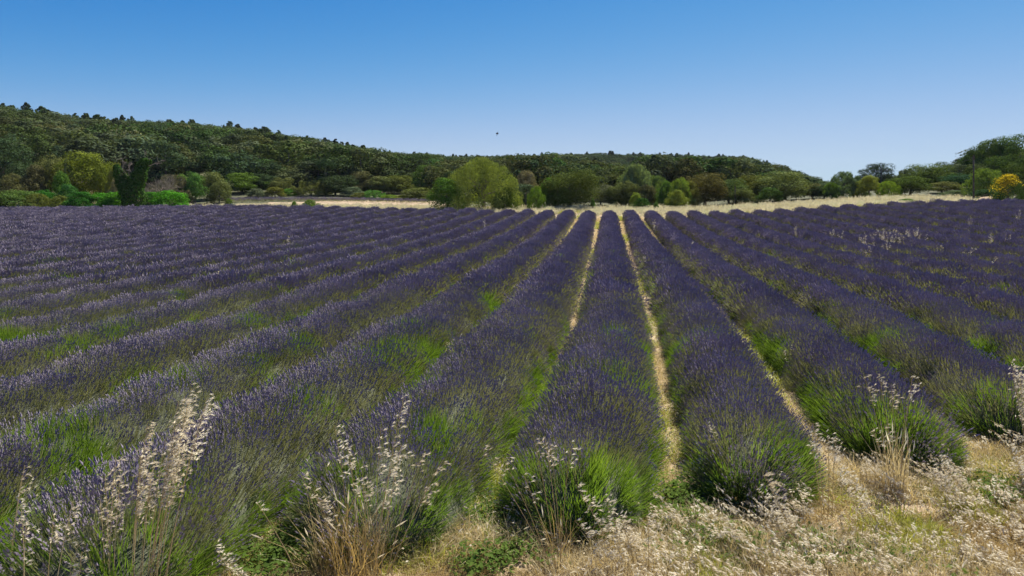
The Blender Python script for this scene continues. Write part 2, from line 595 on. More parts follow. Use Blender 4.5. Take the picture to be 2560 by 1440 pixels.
def make_row(k, label):
    y0, y1 = near_end(k), FAR_Y + 0.25 * math.sin(k * 2.3)
    # keep only the stretch the photo (with a margin) can see
    ys = np.arange(y0, y1, .25)
    vis = in_view(row_x(k, ys), ys, 4.0)
    if not vis.any():
        return None
    y0v = max(y0, ys[vis][0]); y1v = ys[vis][-1]
    if y1v - y0v < 1.5:
        return None
    root = obj('lavender_row', None, loc=(row_x(k, y0v), y0v, gz(row_x(k, y0v), y0v)))
    tag(root, label, 'lavender row', 'lavender rows across the field')
    ox, oy, oz = root.location
    # inner mound
    seg = np.concatenate([np.arange(y0v, min(y1v, 20), .3), np.arange(max(y0v, 20), y1v, .8), [y1v]])
    seg = np.array(sorted(set(np.round(seg, 3))))
    na = 11
    an = np.linspace(-math.pi / 2, math.pi / 2, na)
    V = []
    for y in seg:
        e = min(1, math.sqrt(max(0.0, 1 - (1 - min(1, (y - y0v) / .5)) ** 2)), math.sqrt(max(0.0, 1 - (1 - min(1, (y1v - y) / .5)) ** 2)))
        e = max(e, .05)
        cx = row_x(k, y)
        hw = (half_width(y, k) - .22) * e
        hh = .40 * e
        w = 1 + .22 * (vnoise(an * 2 + k * 7, np.full(na, y * 2.2), 3) - .5)
        x = cx + np.sin(an) * hw * w
        z = gz(np.full(na, cx), np.full(na, y)) - .03 + np.cos(an) * hh * w
        V.append(np.stack([x - ox, np.full(na, y) - oy, z - oz], -1))
    V = np.concatenate(V)
    J = np.arange(len(V)).reshape(len(seg), na)
    F = np.stack([J[:-1, :-1], J[:-1, 1:], J[1:, 1:], J[1:, :-1]], -1).reshape(-1, 4)
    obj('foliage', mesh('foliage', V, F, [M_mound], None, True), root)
    # stems on the mound
    P, D, S, ID = [], [], [], []
    rg = np.random.default_rng(1000 + k)
    for lo, hi, dens, lod in ((0, 15, 175, 0), (15, 30, 80, 1), (30, 70, 48, 2)):
        a0, a1 = max(lo, y0v - .1), min(hi, y1v + .1)
        if a1 <= a0: continue
        n = int((a1 - a0) * dens)
        y = rg.uniform(a0, a1, n)
        an = rg.uniform(-1, 1, n) * 1.50
        hw = half_width(y, k) - .20
        # rounded ends: push points near an end outward along the row
        end0 = np.clip((y0v + .55 - y) / .6, 0, 1); end1 = np.clip((y - (y1v - .55)) / .6, 0, 1)
        e = np.sqrt(np.maximum(.03, 1 - np.maximum(end0, end1) ** 2))
        cx = row_x(k, y)
        w = 1 + .20 * (vnoise(an * 2 + k * 7, y * 2.2, 3) - .5)
        plant = .80 + .34 * vnoise(y * 1.7, np.full(n, k * 3.3), 5)
        x = cx + np.sin(an) * hw * w * e
        z = gz(cx, y) - .02 + np.cos(an) * .41 * w * e
        dx = np.sin(an * .80); dz = np.cos(an * .80)
        dy = (end1 * 1.25 - end0 * 1.25) + rg.normal(0, .14, n)
        d = np.stack([dx * np.where(e < .9, e, 1) + rg.normal(0, .12, n) + .05, dy, dz + .12], -1)
        ok = in_view(x, y, 2.5)
        # younger leafy plants without flowers
        big = .6 * vnoise(x * 1.25 + 31, y * 1.0 + 17, 9) + .4 * vnoise(x * 2.9 + 3, y * 2.6 + 7, 10)
        left = sstep(.2, -1.8, x) * sstep(19, 10, y) * sstep(4.5, 7, y)
        right = sstep(1.5, 3.5, x) * sstep(17, 9, y) * (an < -.2)
        thr = .84 - .14 * left - .12 * right - .13 * sstep(.5, 1.2, np.abs(an)) * sstep(34, 16, y) - (.40 if k != -1 else .2) * end0 * (y < 9) * (y > 4.4)
        endg = np.clip((y0v + 1.15 - y) / .8, 0, 1) * sstep(.2, .6, np.abs(an) + np.clip((y0v + .9 - y), 0, 1)) * (k < 5)
        thr = thr - .03 * left - .07 * sstep(7, 4.5, y) * sstep(-.8, -2.2, x)
        green = big + .16 * (rg.uniform(size=n) - .5) > thr
        green |= rg.uniform(size=n) < endg * (.48 if k >= 0 else .22) * (.4 + vnoise(x * 2.2, y * 2.2, 33))
        # low on the flanks the bare stems show more than the flowers do
        stemmy = rg.uniform(size=n) < .97 * sstep(.22, .75, np.abs(an + .03)) + .02
        green |= (rg.uniform(size=n) < .55 * sstep(.85, 1.35, np.abs(an)) * sstep(30, 12, y)) & (vnoise(x * 1.2, y * .9, 21) > .32)
        if lod == 0: idx = np.where(green, rg.integers(3, 5, n), np.where(stemmy, rg.integers(13, 15, n), rg.integers(0, 3, n)))
        elif lod == 1: idx = np.where(green, rg.integers(8, 10, n), np.where(stemmy, rg.integers(15, 17, n), rg.integers(5, 8, n)))
        else: idx = np.where(stemmy, rg.integers(17, 19, n), rg.integers(10, 13, n))
        s = plant * rg.uniform(.85, 1.15, n)
        s *= 1 - .32 * sstep(.55, 1.4, np.abs(an))
        P.append(np.stack([x - ox, y - oy, z - oz], -1)[ok]); D.append(d[ok]); S.append(s[ok]); ID.append(idx[ok])
    P = np.concatenate(P); D = np.concatenate(D)
    rot = dir_euler(D)
    scatter('flower_stems', P, rot, np.concatenate(S), np.concatenate(ID), C_LAV, root)['kind'] = 'stuff'
    return root


ORD = ['zeroth', 'first', 'second', 'third', 'fourth', 'fifth', 'sixth', 'seventh', 'eighth', 'ninth', 'tenth', 'eleventh', 'twelfth',
       'thirteenth', 'fourteenth', 'fifteenth', 'sixteenth', 'seventeenth', 'eighteenth', 'nineteenth', 'twentieth']


def ordinal(n):
    if n <= 20: return ORD[n]
    t = {2: 'twenty', 3: 'thirty', 4: 'forty', 5: 'fifty'}[n // 10]
    return t + ('-' + ORD[n % 10] if n % 10 else '')


special = {0: 'broad purple lavender row running straight up the middle, two sandy gaps beside it',
           -1: 'purple lavender row ending behind the straw-coloured dry grass tuft in the foreground',
           -2: 'purple lavender row ending at the tall white oat heads in the foreground',
           1: 'purple lavender row whose bright green end meets the dry oats in the foreground',
           2: 'purple lavender row ending in green beside a bare earth patch and tan grass stalks'}
for k in range(-38, 24):
    if k in special: lab = special[k]
    elif k < 0: lab = 'purple lavender row, %s to the left of the straight middle row' % ordinal(-k)
    else: lab = 'purple lavender row, %s to the right of the straight middle row' % ordinal(k)
    make_row(k, lab)

# lavender strip beyond the far grass on the left
def far_strip():
    px0, px1 = 540, 1070
    P, D = [], []
    for d in (74.2, 75.4):
        a = np.linspace((px0 - 1280) / FPX * d, (px1 - 1280) / FPX * d, 260)
        x, y = from_cam(a, np.full_like(a, d))
        x = x + rng.normal(0, .1, len(x)); y = y + rng.normal(0, .3, len(x))
        P.append(np.stack([x, y, gz(x, y) + .15], -1)); D.append(np.stack([rng.normal(0, .4, len(x)), rng.normal(0, .4, len(x)), np.ones(len(x))], -1))
    P = np.concatenate(P); D = np.concatenate(D)
    o = scatter('lavender_strip', P, dir_euler(D), np.full(len(P), .75), rng.integers(10, 13, len(P)), C_LAV)
    tag(o, 'thin purple strip of distant lavender behind the pale grass on the left', 'lavender', kind='stuff')


far_strip()

# ------------------------------------------------------------------ grass blades and tufts
def blade_tuft(seed, n, radius, L, w, lean=.25, head=0.0, mats=1, hm=1, lvar=.4, curve=.3):
    rg = np.random.default_rng(seed)
    mb = MB()
    for i in range(n):
        q = rg.uniform(0, 6.283); rr = radius * math.sqrt(rg.uniform())
        b = np.array([rr * math.cos(q), rr * math.sin(q), -.01])
        d = np.array([rg.normal(0, lean), rg.normal(0, lean), 1.0]); d /= np.linalg.norm(d)
        l = L * rg.uniform(1 - lvar, 1 + lvar * .4)
        side = np.array([math.cos(q + 1.1), math.sin(q + 1.1), 0]) * w / 2
        cv = np.array([d[0], d[1], -.15]) * l * curve
        m1 = b + d * l * .55; top = b + d * l + cv
        mb.add([b - side, b + side, m1 + side * .8, m1 - side * .8, top], [[0, 1, 2, 3]], 0)
        mb.F.append([mb.n - 2, mb.n - 3, mb.n - 1]); mb.M.append(0)
        if head and rg.uniform() < head:
            dd = (top - m1); dd /= np.linalg.norm(dd)
            hl = l * .22
            s2 = side * 2.2
            c = top - dd * hl * .5
            u2 = np.cross(dd, side); u2 /= np.linalg.norm(u2) + 1e-9; u2 *= w * 1.0
            mb.add([c - dd * hl * .5, c + s2, c + dd * hl * .6, c - s2, c + u2, c - u2], [[0, 1, 2, 3], [0, 4, 2, 5]], hm)
    return mb


# far pale grass band
pg = [blade_tuft(200 + i, 34, .28, .62, .022, .22, .35).mesh('pg', [M_pale, M_pale]) for i in range(3)]
pg += [blade_tuft(210 + i, 30, .30, .34, .025, .35, 0).mesh('pg', [M_pale]) for i in range(1)]
pg += [blade_tuft(215 + i, 26, .22, .40, .025, .3, 0).mesh('pg', [M_yweed]) for i in range(1)]
pg += [blade_tuft(218 + i, 7, .3, 1.15, .020, .10, .9).mesh('pg', [M_pale, M_pale]) for i in range(1)]
C_PG = proto_coll('palegrass', pg)


def far_grass():
    n = 26000
    y = rng.uniform(56.2, 82, n)
    x = rng.uniform(-75, 45, n)
    a, d = to_cam(x, y)
    px = 1280 + FPX * a / d
    deep = np.interp(px, [0, 300, 480, 1050, 1150, 2000, 2300, 2560], [82, 80, 68, 67, 65, 64, 63.5, 61])
    ok = (px > -150) & (px < 2450) & (d < deep + rng.normal(0, 1, n)) & (y > 57.0 + 0.5 * np.sin(x))
    # thin, low growth on the track next to the rows
    near_t = sstep(56.5, 60.5, y)
    ok &= rng.uniform(size=n) < (.25 + .75 * near_t)
    x, y, px, near_t = x[ok], y[ok], px[ok], near_t[ok]
    n = len(x)
    idx = rng.integers(0, 3, n)
    idx = np.where(near_t < .35 + .2 * rng.uniform(size=n), 3, idx)
    gr = vnoise(x * .25, y * .5, 4)
    idx = np.where((gr > .72) & (rng.uniform(size=n) < .6), 4, idx)
    idx = np.where(rng.uniform(size=n) < .015, 5, idx)
    s = rng.uniform(.75, 1.2, n) * np.interp(px, [0, 500, 1050, 1300, 2000, 2450], [1.0, .55, .60, .78, .68, .68])
    P = np.stack([x, y, gz(x, y)], -1)
    rot = np.stack([rng.normal(0, .08, n), rng.normal(0, .08, n), rng.uniform(0, 6.28, n)], -1)
    o = scatter('tall_grass', P, rot, s, idx, C_PG)
    tag(o, 'band of pale dry tall grass between the lavender field and the trees', 'grass', kind='stuff')


far_grass()

# thin growth and straw in the gaps between rows
gp = [blade_tuft(230 + i, 24, .15, .10, .006, .8, 0, curve=.6).mesh('gp', [M_yweed]) for i in range(2)]
gp += [blade_tuft(240 + i, 26, .17, .08, .0055, 1.6, 0, curve=.6).mesh('gp', [M_straw]) for i in range(2)]
C_GP = proto_coll('gapgrass', gp)


def gap_grass():
    P, ID, S = [], [], []
    for k in range(-14, 16):
        y = rng.uniform(6, 57, 700)
        y = np.concatenate([y, rng.uniform(3.5, 13, 600)])
        x = row_x(k + .5, y) + rng.normal(0, .13, len(y))
        ok = in_view(x, y, 1.5) & (y > min(near_end(k), near_end(k + 1)))
        x, y = x[ok], y[ok]
        P.append(np.stack([x, y, gz(x, y)], -1))
        g = vnoise(y * .35 + 3.1 * k, x * .3, 8) + .25 * rng.uniform(-1, 1, len(x))
        ID.append(np.where(g > .60, rng.integers(0, 2, len(x)), rng.integers(2, 4, len(x))))
        S.append(rng.uniform(.7, 1.5, len(x)) * (1 + .02 * y))
    P = np.concatenate(P)
    rot = np.stack([np.zeros(len(P)), np.zeros(len(P)), rng.uniform(0, 6.28, len(P))], -1)
    o = scatter('gap_grass', P, rot, np.concatenate(S), np.concatenate(ID), C_GP)
    tag(o, 'low yellow-green grass and straw on the soil between the lavender rows', 'grass', kind='stuff')


gap_grass()

# ------------------------------------------------------------------ wild oats
def spikelet(mb, p, d, L, w, m=0):
    """one drooping oat spikelet: two glumes that open like a slim beak"""
    d = np.asarray(d, float); d /= np.linalg.norm(d)
    u = np.cross(d, [0.2, 0.1, 1.0]); u /= np.linalg.norm(u) + 1e-9
    v = np.cross(d, u)
    a = np.asarray(p, float)
    for sg in (1, -1):
        tip = a + d * L + v * sg * w * .7
        m1 = a + d * L * .4
        mb.add([a, m1 + u * w * .5 + v * sg * w * .1, tip, m1 - u * w * .5 + v * sg * w * .1, m1 + v * sg * w * .5], [[0, 1, 4], [1, 2, 4], [2, 3, 4], [3, 0, 4]], m)


def oat_tuft(seed, n, H, lean, nsp, L=.036):
    rg = np.random.default_rng(seed)
    mb = MB()
    for i in range(n):
        b = np.array([rg.normal(0, .06), rg.normal(0, .06), 0])
        l = H * rg.uniform(.6, 1.15)
        d = np.array([lean[0] + rg.normal(0, .22), lean[1] + rg.normal(0, .22), 1.0]); d /= np.linalg.norm(d)
        droop = np.array([d[0], d[1], -.5]) * l * .35
        ts = np.linspace(0, 1, 6)
        pts = np.array([b + d * l * t + droop * t ** 3 for t in ts])
        mb.tube(pts, np.linspace(.0022, .001, 6), 3, 1, False)
        for j in range(nsp):
            t = rg.uniform(.5, 1.0)
            p = b + d * l * t + droop * t ** 3
            q = rg.uniform(0, 6.28)
            off = np.array([math.cos(q) * .03 + .01, math.sin(q) * .03, -.012]) * rg.uniform(.2, 1.2)
            mb.tube([p, p + off], [.0007, .0007], 3, 1, False)
            dd = np.array([.55 + rg.normal(0, .35), rg.normal(0, .35), -.32 + rg.normal(0, .25)])
            spikelet(mb, p + off, dd, L * rg.uniform(.7, 1.15), .010, 0)
    return mb


ot = [oat_tuft(300 + i, 4, .34, (-.45, -.05), 9).mesh('oat', [M_oat, M_straw]) for i in range(4)]
ot += [oat_tuft(310 + i, 4, .16, (-.5, -.1), 8, .032).mesh('oat', [M_oat, M_straw]) for i in range(2)]
C_OAT = proto_coll('oats', ot)
dg = [blade_tuft(320 + i, 34, .13, .20, .005, .7, .15, curve=.5).mesh('dg', [M_straw, M_oat]) for i in range(2)]
dg += [blade_tuft(324 + i, 40, .15, .11, .0045, 1.4, 0, curve=.5).mesh('dg', [M_straw_d]) for i in range(2)]
dg += [blade_tuft(328 + i, 30, .12, .15, .005, .5, 0, curve=.5).mesh('dg', [M_yweed]) for i in range(2)]
C_DG = proto_coll('drygrass', dg)


def leafweed(seed, n, radius, s):
    rg = np.random.default_rng(seed)
    mb = MB()
    for i in range(n):
        q = rg.uniform(0, 6.283); rr = radius * math.sqrt(rg.uniform())
        c = np.array([rr * math.cos(q), rr * math.sin(q), rg.uniform(.01, .11)])
        q2 = rg.uniform(0, 6.28)
        u = np.array([math.cos(q2), math.sin(q2), rg.uniform(-.3, .6)]) * s * rg.uniform(.6, 1.2)
        v = np.cross(u, [rg.normal(0, .3), rg.normal(0, .3), 1]); v *= .32
        mb.add([c, c + u * .5 + v, c + u, c + u * .5 - v], [[0, 1, 2, 3]], 0)
    return mb


wd = [leafweed(340 + i, 46, .15, .038).mesh('wd', [M_weed]) for i in range(3)]
C_WD = proto_coll('weeds', wd)


def end_y(x):
    """front edge of the planted field at lateral position x"""
    ks = np.arange(-8, 14)
    return np.interp(x, row_x(ks, 6.0), [near_end(k) for k in ks])


def verge():
    # everything in front of the row ends
    n = 42000
    x = rng.uniform(-5, 14, n); y = rng.uniform(3.2, 12, n)
    ok = (y < end_y(x) + .25 + rng.normal(0, .12, n)) & in_view(x, y, 3.2)
    x, y = x[ok], y[ok]
    a, d = to_cam(x, y)
    px = 1280 + FPX * a / d
    py = HORY + FPX * (CAMZ - gz(x, y)) / d
    n = len(x)
    z = gz(x, y)
    u = rng.uniform(size=n)
    # bare patch of crumbly earth in front of the second row right of the middle
    ex, ey, _, _ = ground_at_px(2200, 1265)
    bare = np.exp(-(((x - ex) / .55) ** 2 + ((y - ey) / .3) ** 2))
    cl = vnoise(x * 1.7, y * 1.9, 12)
    # dry mat
    keep = u < 1.0 * (1 - .9 * bare) * (.55 + .8 * cl)
    idx = np.where(vnoise(x * 1.1, y * 1.3, 14) > .5, rng.integers(0, 2, n), rng.integers(2, 4, n))
    idx = np.where((vnoise(x * 1.3 + 9, y * 1.2, 15) > .6) & (rng.uniform(size=n) < .6), rng.integers(4, 6, n), idx)
    rot = np.stack([np.zeros(n), np.zeros(n), rng.uniform(0, 6.28, n)], -1)
    P = np.stack([x, y, z], -1)
    o = scatter('dry_grass', P[keep], rot[keep], rng.uniform(.6, 1.3, n)[keep], idx[keep], C_DG)
    tag(o, 'trampled dry straw and short grass on the verge before the rows', 'grass', kind='stuff')
    # oats
    ko = sstep(1380, 1700, px) * (.25 + .9 * vnoise(x * 1.4 + 3, y * 1.6, 16)) + .05
    ko = ko * (1 - .85 * bare)
    keep = (rng.uniform(size=n) < ko * .21) & (y < end_y(x) + .05)
    m = int(keep.sum())
    rot2 = np.stack([rng.normal(0, .12, m), rng.normal(0, .12, m), rng.normal(PSI, .45, m)], -1)
    idx2 = np.where(rng.uniform(size=m) < .5, rng.integers(4, 6, m), rng.integers(0, 4, m))
    o = scatter('wild_oats', P[keep], rot2, rng.uniform(.8, 1.25, m), idx2, C_OAT)
    tag(o, 'whitish mat of drooping wild oats covering the verge at bottom right', 'wild oats', kind='stuff')
    # green weeds in patches
    W = []
    for (wx, wy, sx, sy) in ((660, 1415, .22, .2), (1270, 1400, .16, .16), (1720, 1330, .36, .4), (1880, 1390, .3, .14), (1690, 1240, .14, .2), (2480, 1240, .3, .25), (2050, 1420, .5, .1), (1180, 1430, .1, .1), (2150, 1390, .3, .1), (1790, 1270, .2, .2), (690, 1370, .2, .3), (640, 1300, .1, .3), (1230, 1300, .08, .3)):
        gx0, gy0, _, _ = ground_at_px(wx, wy)
        q = int(330 * sx * sy) + 8
        W.append(np.stack([rng.normal(gx0, sx * .8, q), rng.normal(gy0, sy * .8, q)], -1))
    W = np.concatenate(W)
    P = np.stack([W[:, 0], W[:, 1], gz(W[:, 0], W[:, 1])], -1)
    m = len(P)
    o = scatter('green_weeds', P, np.stack([np.zeros(m), np.zeros(m), rng.uniform(0, 6.28, m)], -1), rng.uniform(.6, 1.2, m), rng.integers(0, 3, m), C_WD)
    tag(o, 'low bright green weeds growing through the dry verge grass', 'weeds', kind='stuff')
    # crumbs of earth and pebbles
    st = []
    for i in range(3):
        rg = np.random.default_rng(400 + i)
        mb = MB()
        V = np.array([(0, 0, 1), (1, 0, 0), (.2, 1, .1), (-.9, .4, 0), (-.5, -.9, .1), (.6, -.8, 0), (0, 0, -.6)]) * rg.uniform(.7, 1.2, (7, 1))
        mb.add(V * .5, [[0, 1, 2], [0, 2, 3], [0, 3, 4], [0, 4, 5], [0, 5, 1], [6, 2, 1], [6, 3, 2], [6, 4, 3], [6, 5, 4], [6, 1, 5]])
        st.append(mb.mesh('st', [M_stone]))
    C_ST = proto_coll('pebbles', st)
    q = 1500
    sx = np.concatenate([rng.normal(ex, .45, 700), rng.uniform(-3, 7, q)]); sy = np.concatenate([rng.normal(ey, .22, 700), rng.uniform(4, 11, q)])
    ok = sy < end_y(sx) + .3
    for k in range(-3, 6):
        yy = rng.uniform(6, 26, 160)
        sx = np.concatenate([sx, row_x(k + .5, yy) + rng.normal(0, .12, 160)]); sy = np.concatenate([sy, yy]); ok = np.concatenate([ok, np.ones(160, bool)])
    sx, sy = sx[ok], sy[ok]
    m = len(sx)
    o = scatter('gravel', np.stack([sx, sy, gz(sx, sy)], -1), rng.uniform(0, 6.28, (m, 3)), rng.uniform(.008, .04, m) * rng.uniform(.6, 1.4, m), rng.integers(0, 3, m), C_ST)
    tag(o, 'pale crumbs of earth and pebbles scattered on the bare soil', 'gravel', kind='stuff')


verge()

N_OAT = [0]


def oat_plant(label, stems, d, group=None, heavy=1.0, spL=.042, thick=.0028, cat='wild oat', name='wild_oat_clump', seed=0):
    """stems: (base px, base py, tip px, tip py, share of the stem that carries spikelets)"""
    N_OAT[0] += 1
    rg = np.random.default_rng(5000 + N_OAT[0] + seed)
    bx, by, bz = pt(stems[0][0], stems[0][1], d)
    gzz = float(gz(bx, by))
    root = obj(name, None, loc=(bx, by, gzz))
    tag(root, label, cat, group)
    O = np.array([bx, by, gzz])
    Rt = np.array([cP, sP, 0])
    for (px0, py0, px1, py1, sh) in stems:
        dd = d + rg.normal(0, .08)
        b = np.array(pt(px0, py0, d)); b[2] = float(gz(b[0], b[1]))
        tip = np.array(pt(px1, py1, dd))
        L = np.linalg.norm(tip - b)
        ts = np.linspace(0, 1, 9)
        side = Rt * L * .05 * np.sign(px1 - px0 + .01)
        mid = (tip + b) / 2 - side * .6 + np.array([0, 0, L * .03])
        pts = np.array([(1 - t) ** 2 * b + 2 * t * (1 - t) * mid + t * t * tip for t in ts])
        mb = MB()
        mb.tube(pts - O, np.linspace(thick * 1.25, thick * .5, 9), 4, 0, False)
        st = obj('stem', mb.mesh('stem', [M_straw]), root)
        if sh <= 0: continue
        mb = MB()
        nsp = max(4, int(L * sh * 105 * heavy))
        for j in range(nsp):
            t = 1 - sh * rg.uniform(0, 1) ** .9
            p = (1 - t) ** 2 * b + 2 * t * (1 - t) * mid + t * t * tip
            spread = .008 + .020 * math.sin(min(1, (1 - t) / max(sh, .01)) * math.pi)
            off = Rt * rg.normal(.012, spread) + np.array([-sP, cP, 0]) * rg.normal(0, spread) + np.array([0, 0, rg.normal(.0, .02)])
            mb.tube([p - O, p + off - O], [.0007, .0006], 3, 1, False)
            v = Rt * (.60 + rg.normal(0, .15)) + np.array([-sP, cP, 0]) * rg.normal(0, .25) + np.array([0, 0, rg.normal(.30, .22)])
            spikelet(mb, p + off - O, v, spL * rg.uniform(.7, 1.2), spL * .20, 0)
        obj('seed_head', mb.mesh('seed_head', [M_oat, M_straw]), st)['kind'] = 'stuff'
    return root


oat_plant('tall wild oat clump with dense white seed heads on tan stalks at lower left',
          [(350, 1400, 480, 972, .40), (360, 1400, 462, 990, .42), (372, 1400, 446, 1003, .40), (395, 1410, 520, 990, .30), (400, 1410, 503, 1035, .25),
           (330, 1390, 368, 1062, .52), (325, 1390, 360, 1105, .45), (335, 1400, 352, 1140, .40), (350, 1400, 385, 1150, .35), (385, 1400, 430, 1120, .35),
           (372, 1400, 465, 1045, .35), (362, 1400, 415, 1090, .35), (390, 1400, 450, 1140, .3), (345, 1400, 376, 1200, .2), (380, 1400, 470, 1010, .45), (366, 1400, 440, 1060, .45)], 4.45, heavy=1.0)
oat_plant('sparse wild oat stalks with curled white heads left of the tall oat clump',
          [(275, 1400, 290, 1140, .38), (268, 1400, 262, 1190, .35), (285, 1410, 300, 1200, .3), (262, 1410, 250, 1250, .5)], 4.4, heavy=.8)
oat_plant('single thin oat stalk with a small head at the lower left edge', [(20, 1230, 62, 1163, .6), (18, 1240, 55, 1190, .3)], 4.6, heavy=.35)
oat_plant('lone upright oat stalk with a whitish head low in the left corner', [(57, 1420, 54, 1275, .45), (60, 1420, 66, 1300, .2)], 4.2, heavy=.5)
oat_plant('slender leaning oat stalk between the lone left stalk and the tall oat clump', [(120, 1400, 182, 1252, .3), (115, 1400, 135, 1290, .2)], 4.2)
oat_plant('short oat heads drooping low in front of the left lavender', [(160, 1440, 195, 1360, .8), (190, 1440, 205, 1380, .7), (170, 1440, 180, 1390, .6)], 4.1, heavy=.6)
oat_plant('long straight straw stalk leaning left out of the dry tuft', [(745, 1365, 643, 1258, .12)], 5.0, thick=.004, cat='grass stalk', name='dry_stalk')
oat_plant('white oat head bent to the ground beside the dark lavender base', [(600, 1440, 532, 1362, .85)], 4.8, heavy=1.6)
oat_plant('wild oat clump with sparse tall heads rising from the straw-coloured tuft',
          [(935, 1400, 1010, 992, .42), (880, 1400, 836, 1065, .35), (945, 1400, 952, 1068, .30), (950, 1400, 1003, 1112, .35), (960, 1400, 1062, 1125, .15),
           (850, 1400, 752, 1188, .2), (860, 1400, 783, 1225, .35), (905, 1400, 868, 1110, .4), (915, 1400, 905, 1180, .3), (960, 1400, 1108, 1148, .4), (930, 1400, 980, 1160, .35), (880, 1400, 792, 1240, .4)], 4.85, heavy=.8)
oat_plant('thin oat stalks fanning out of the dark lavender left of the middle row end',
          [(1390, 1400, 1200, 1115, .30), (1392, 1400, 1332, 1085, .22), (1400, 1400, 1362, 1095, .25), (1400, 1400, 1430, 1100, .22), (1385, 1400, 1256, 1142, .1),
           (1395, 1400, 1312, 1195, .25), (1402, 1400, 1375, 1110, .15)], 4.95, heavy=.45)
oat_plant('white drooping oat plant at the foot of the middle lavender row',
          [(1555, 1440, 1440, 1212, .75), (1560, 1440, 1436, 1302, .7), (1580, 1440, 1508, 1240, .55), (1590, 1440, 1550, 1290, .6), (1570, 1440, 1515, 1310, .7), (1620, 1440, 1618, 1290, .6),
           (1600, 1440, 1580, 1350, .7), (1540, 1440, 1470, 1370, .8)], 5.0, heavy=1.2)
oat_plant('white oat heads hanging over the green end of the row right of the middle',
          [(1990, 1380, 1905, 1178, .7), (1985, 1380, 1890, 1215, .7), (2000, 1385, 1930, 1240, .6), (1970, 1380, 1920, 1275, .7), (2010, 1380, 1960, 1290, .6)], 5.4, heavy=1.2)
oat_plant('three thin oat stalks with nodding heads above the sandy gap at right',
          [(2060, 1250, 2032, 1058, .35), (2070, 1250, 2068, 1085, .3), (2082, 1250, 2090, 1098, .3), (2055, 1250, 2022, 1085, .3)], 5.9)
oat_plant('tan grass clump with pale oat heads before the second row right of the middle',
          [(2235, 1230, 2160, 940, .25), (2240, 1230, 2196, 935, .15), (2240, 1230, 2227, 962, .25), (2250, 1230, 2282, 938, .22), (2238, 1230, 2212, 1060, .3), (2252, 1230, 2262, 1040, 0), (2230, 1230, 2180, 1070, .3), (2258, 1230, 2272, 1100, 0), (2245, 1230, 2240, 1090, 0)], 6.3, heavy=.9)
oat_plant('single oat stalk with a zigzag white head standing in the row right of the middle', [(1800, 1200, 1765, 1062, .45)], 6.6)
oat_plant('small curled oat head caught in the lavender beside the right sandy gap', [(1935, 1060, 1868, 985, .8), (1930, 1080, 1912, 990, .5)], 7.6, heavy=.8)
oat_plant('bright white oat cluster at the right edge above the lavender',
          [(2570, 1060, 2526, 903, .6), (2575, 1060, 2532, 930, .6), (2580, 1050, 2545, 925, .6), (2570, 1050, 2550, 960, .5)], 6.8, heavy=1.2)
oat_plant('cluster of white drooping oats beside the bare earth at lower right',
          [(2420, 1300, 2310, 1155, .6), (2430, 1300, 2345, 1140, .6), (2440, 1300, 2360, 1165, .6), (2450, 1300, 2380, 1190, .6), (2400, 1290, 2330, 1190, .5)], 6.0, heavy=1.3)
oat_plant('white oats leaning over the verge at the right edge of the photo',
          [(2590, 1260, 2525, 1120, .6), (2585, 1260, 2540, 1150, .6), (2600, 1260, 2555, 1135, .6), (2600, 1280, 2560, 1180, .6)], 6.1, heavy=1.3)
oat_plant('pale oats drooping at the corner of the first row end right of the middle',
          [(2210, 1330, 2080, 1150, .6), (2200, 1330, 2095, 1190, .6), (2180, 1330, 2110, 1220, .6)], 5.6, heavy=1.3)
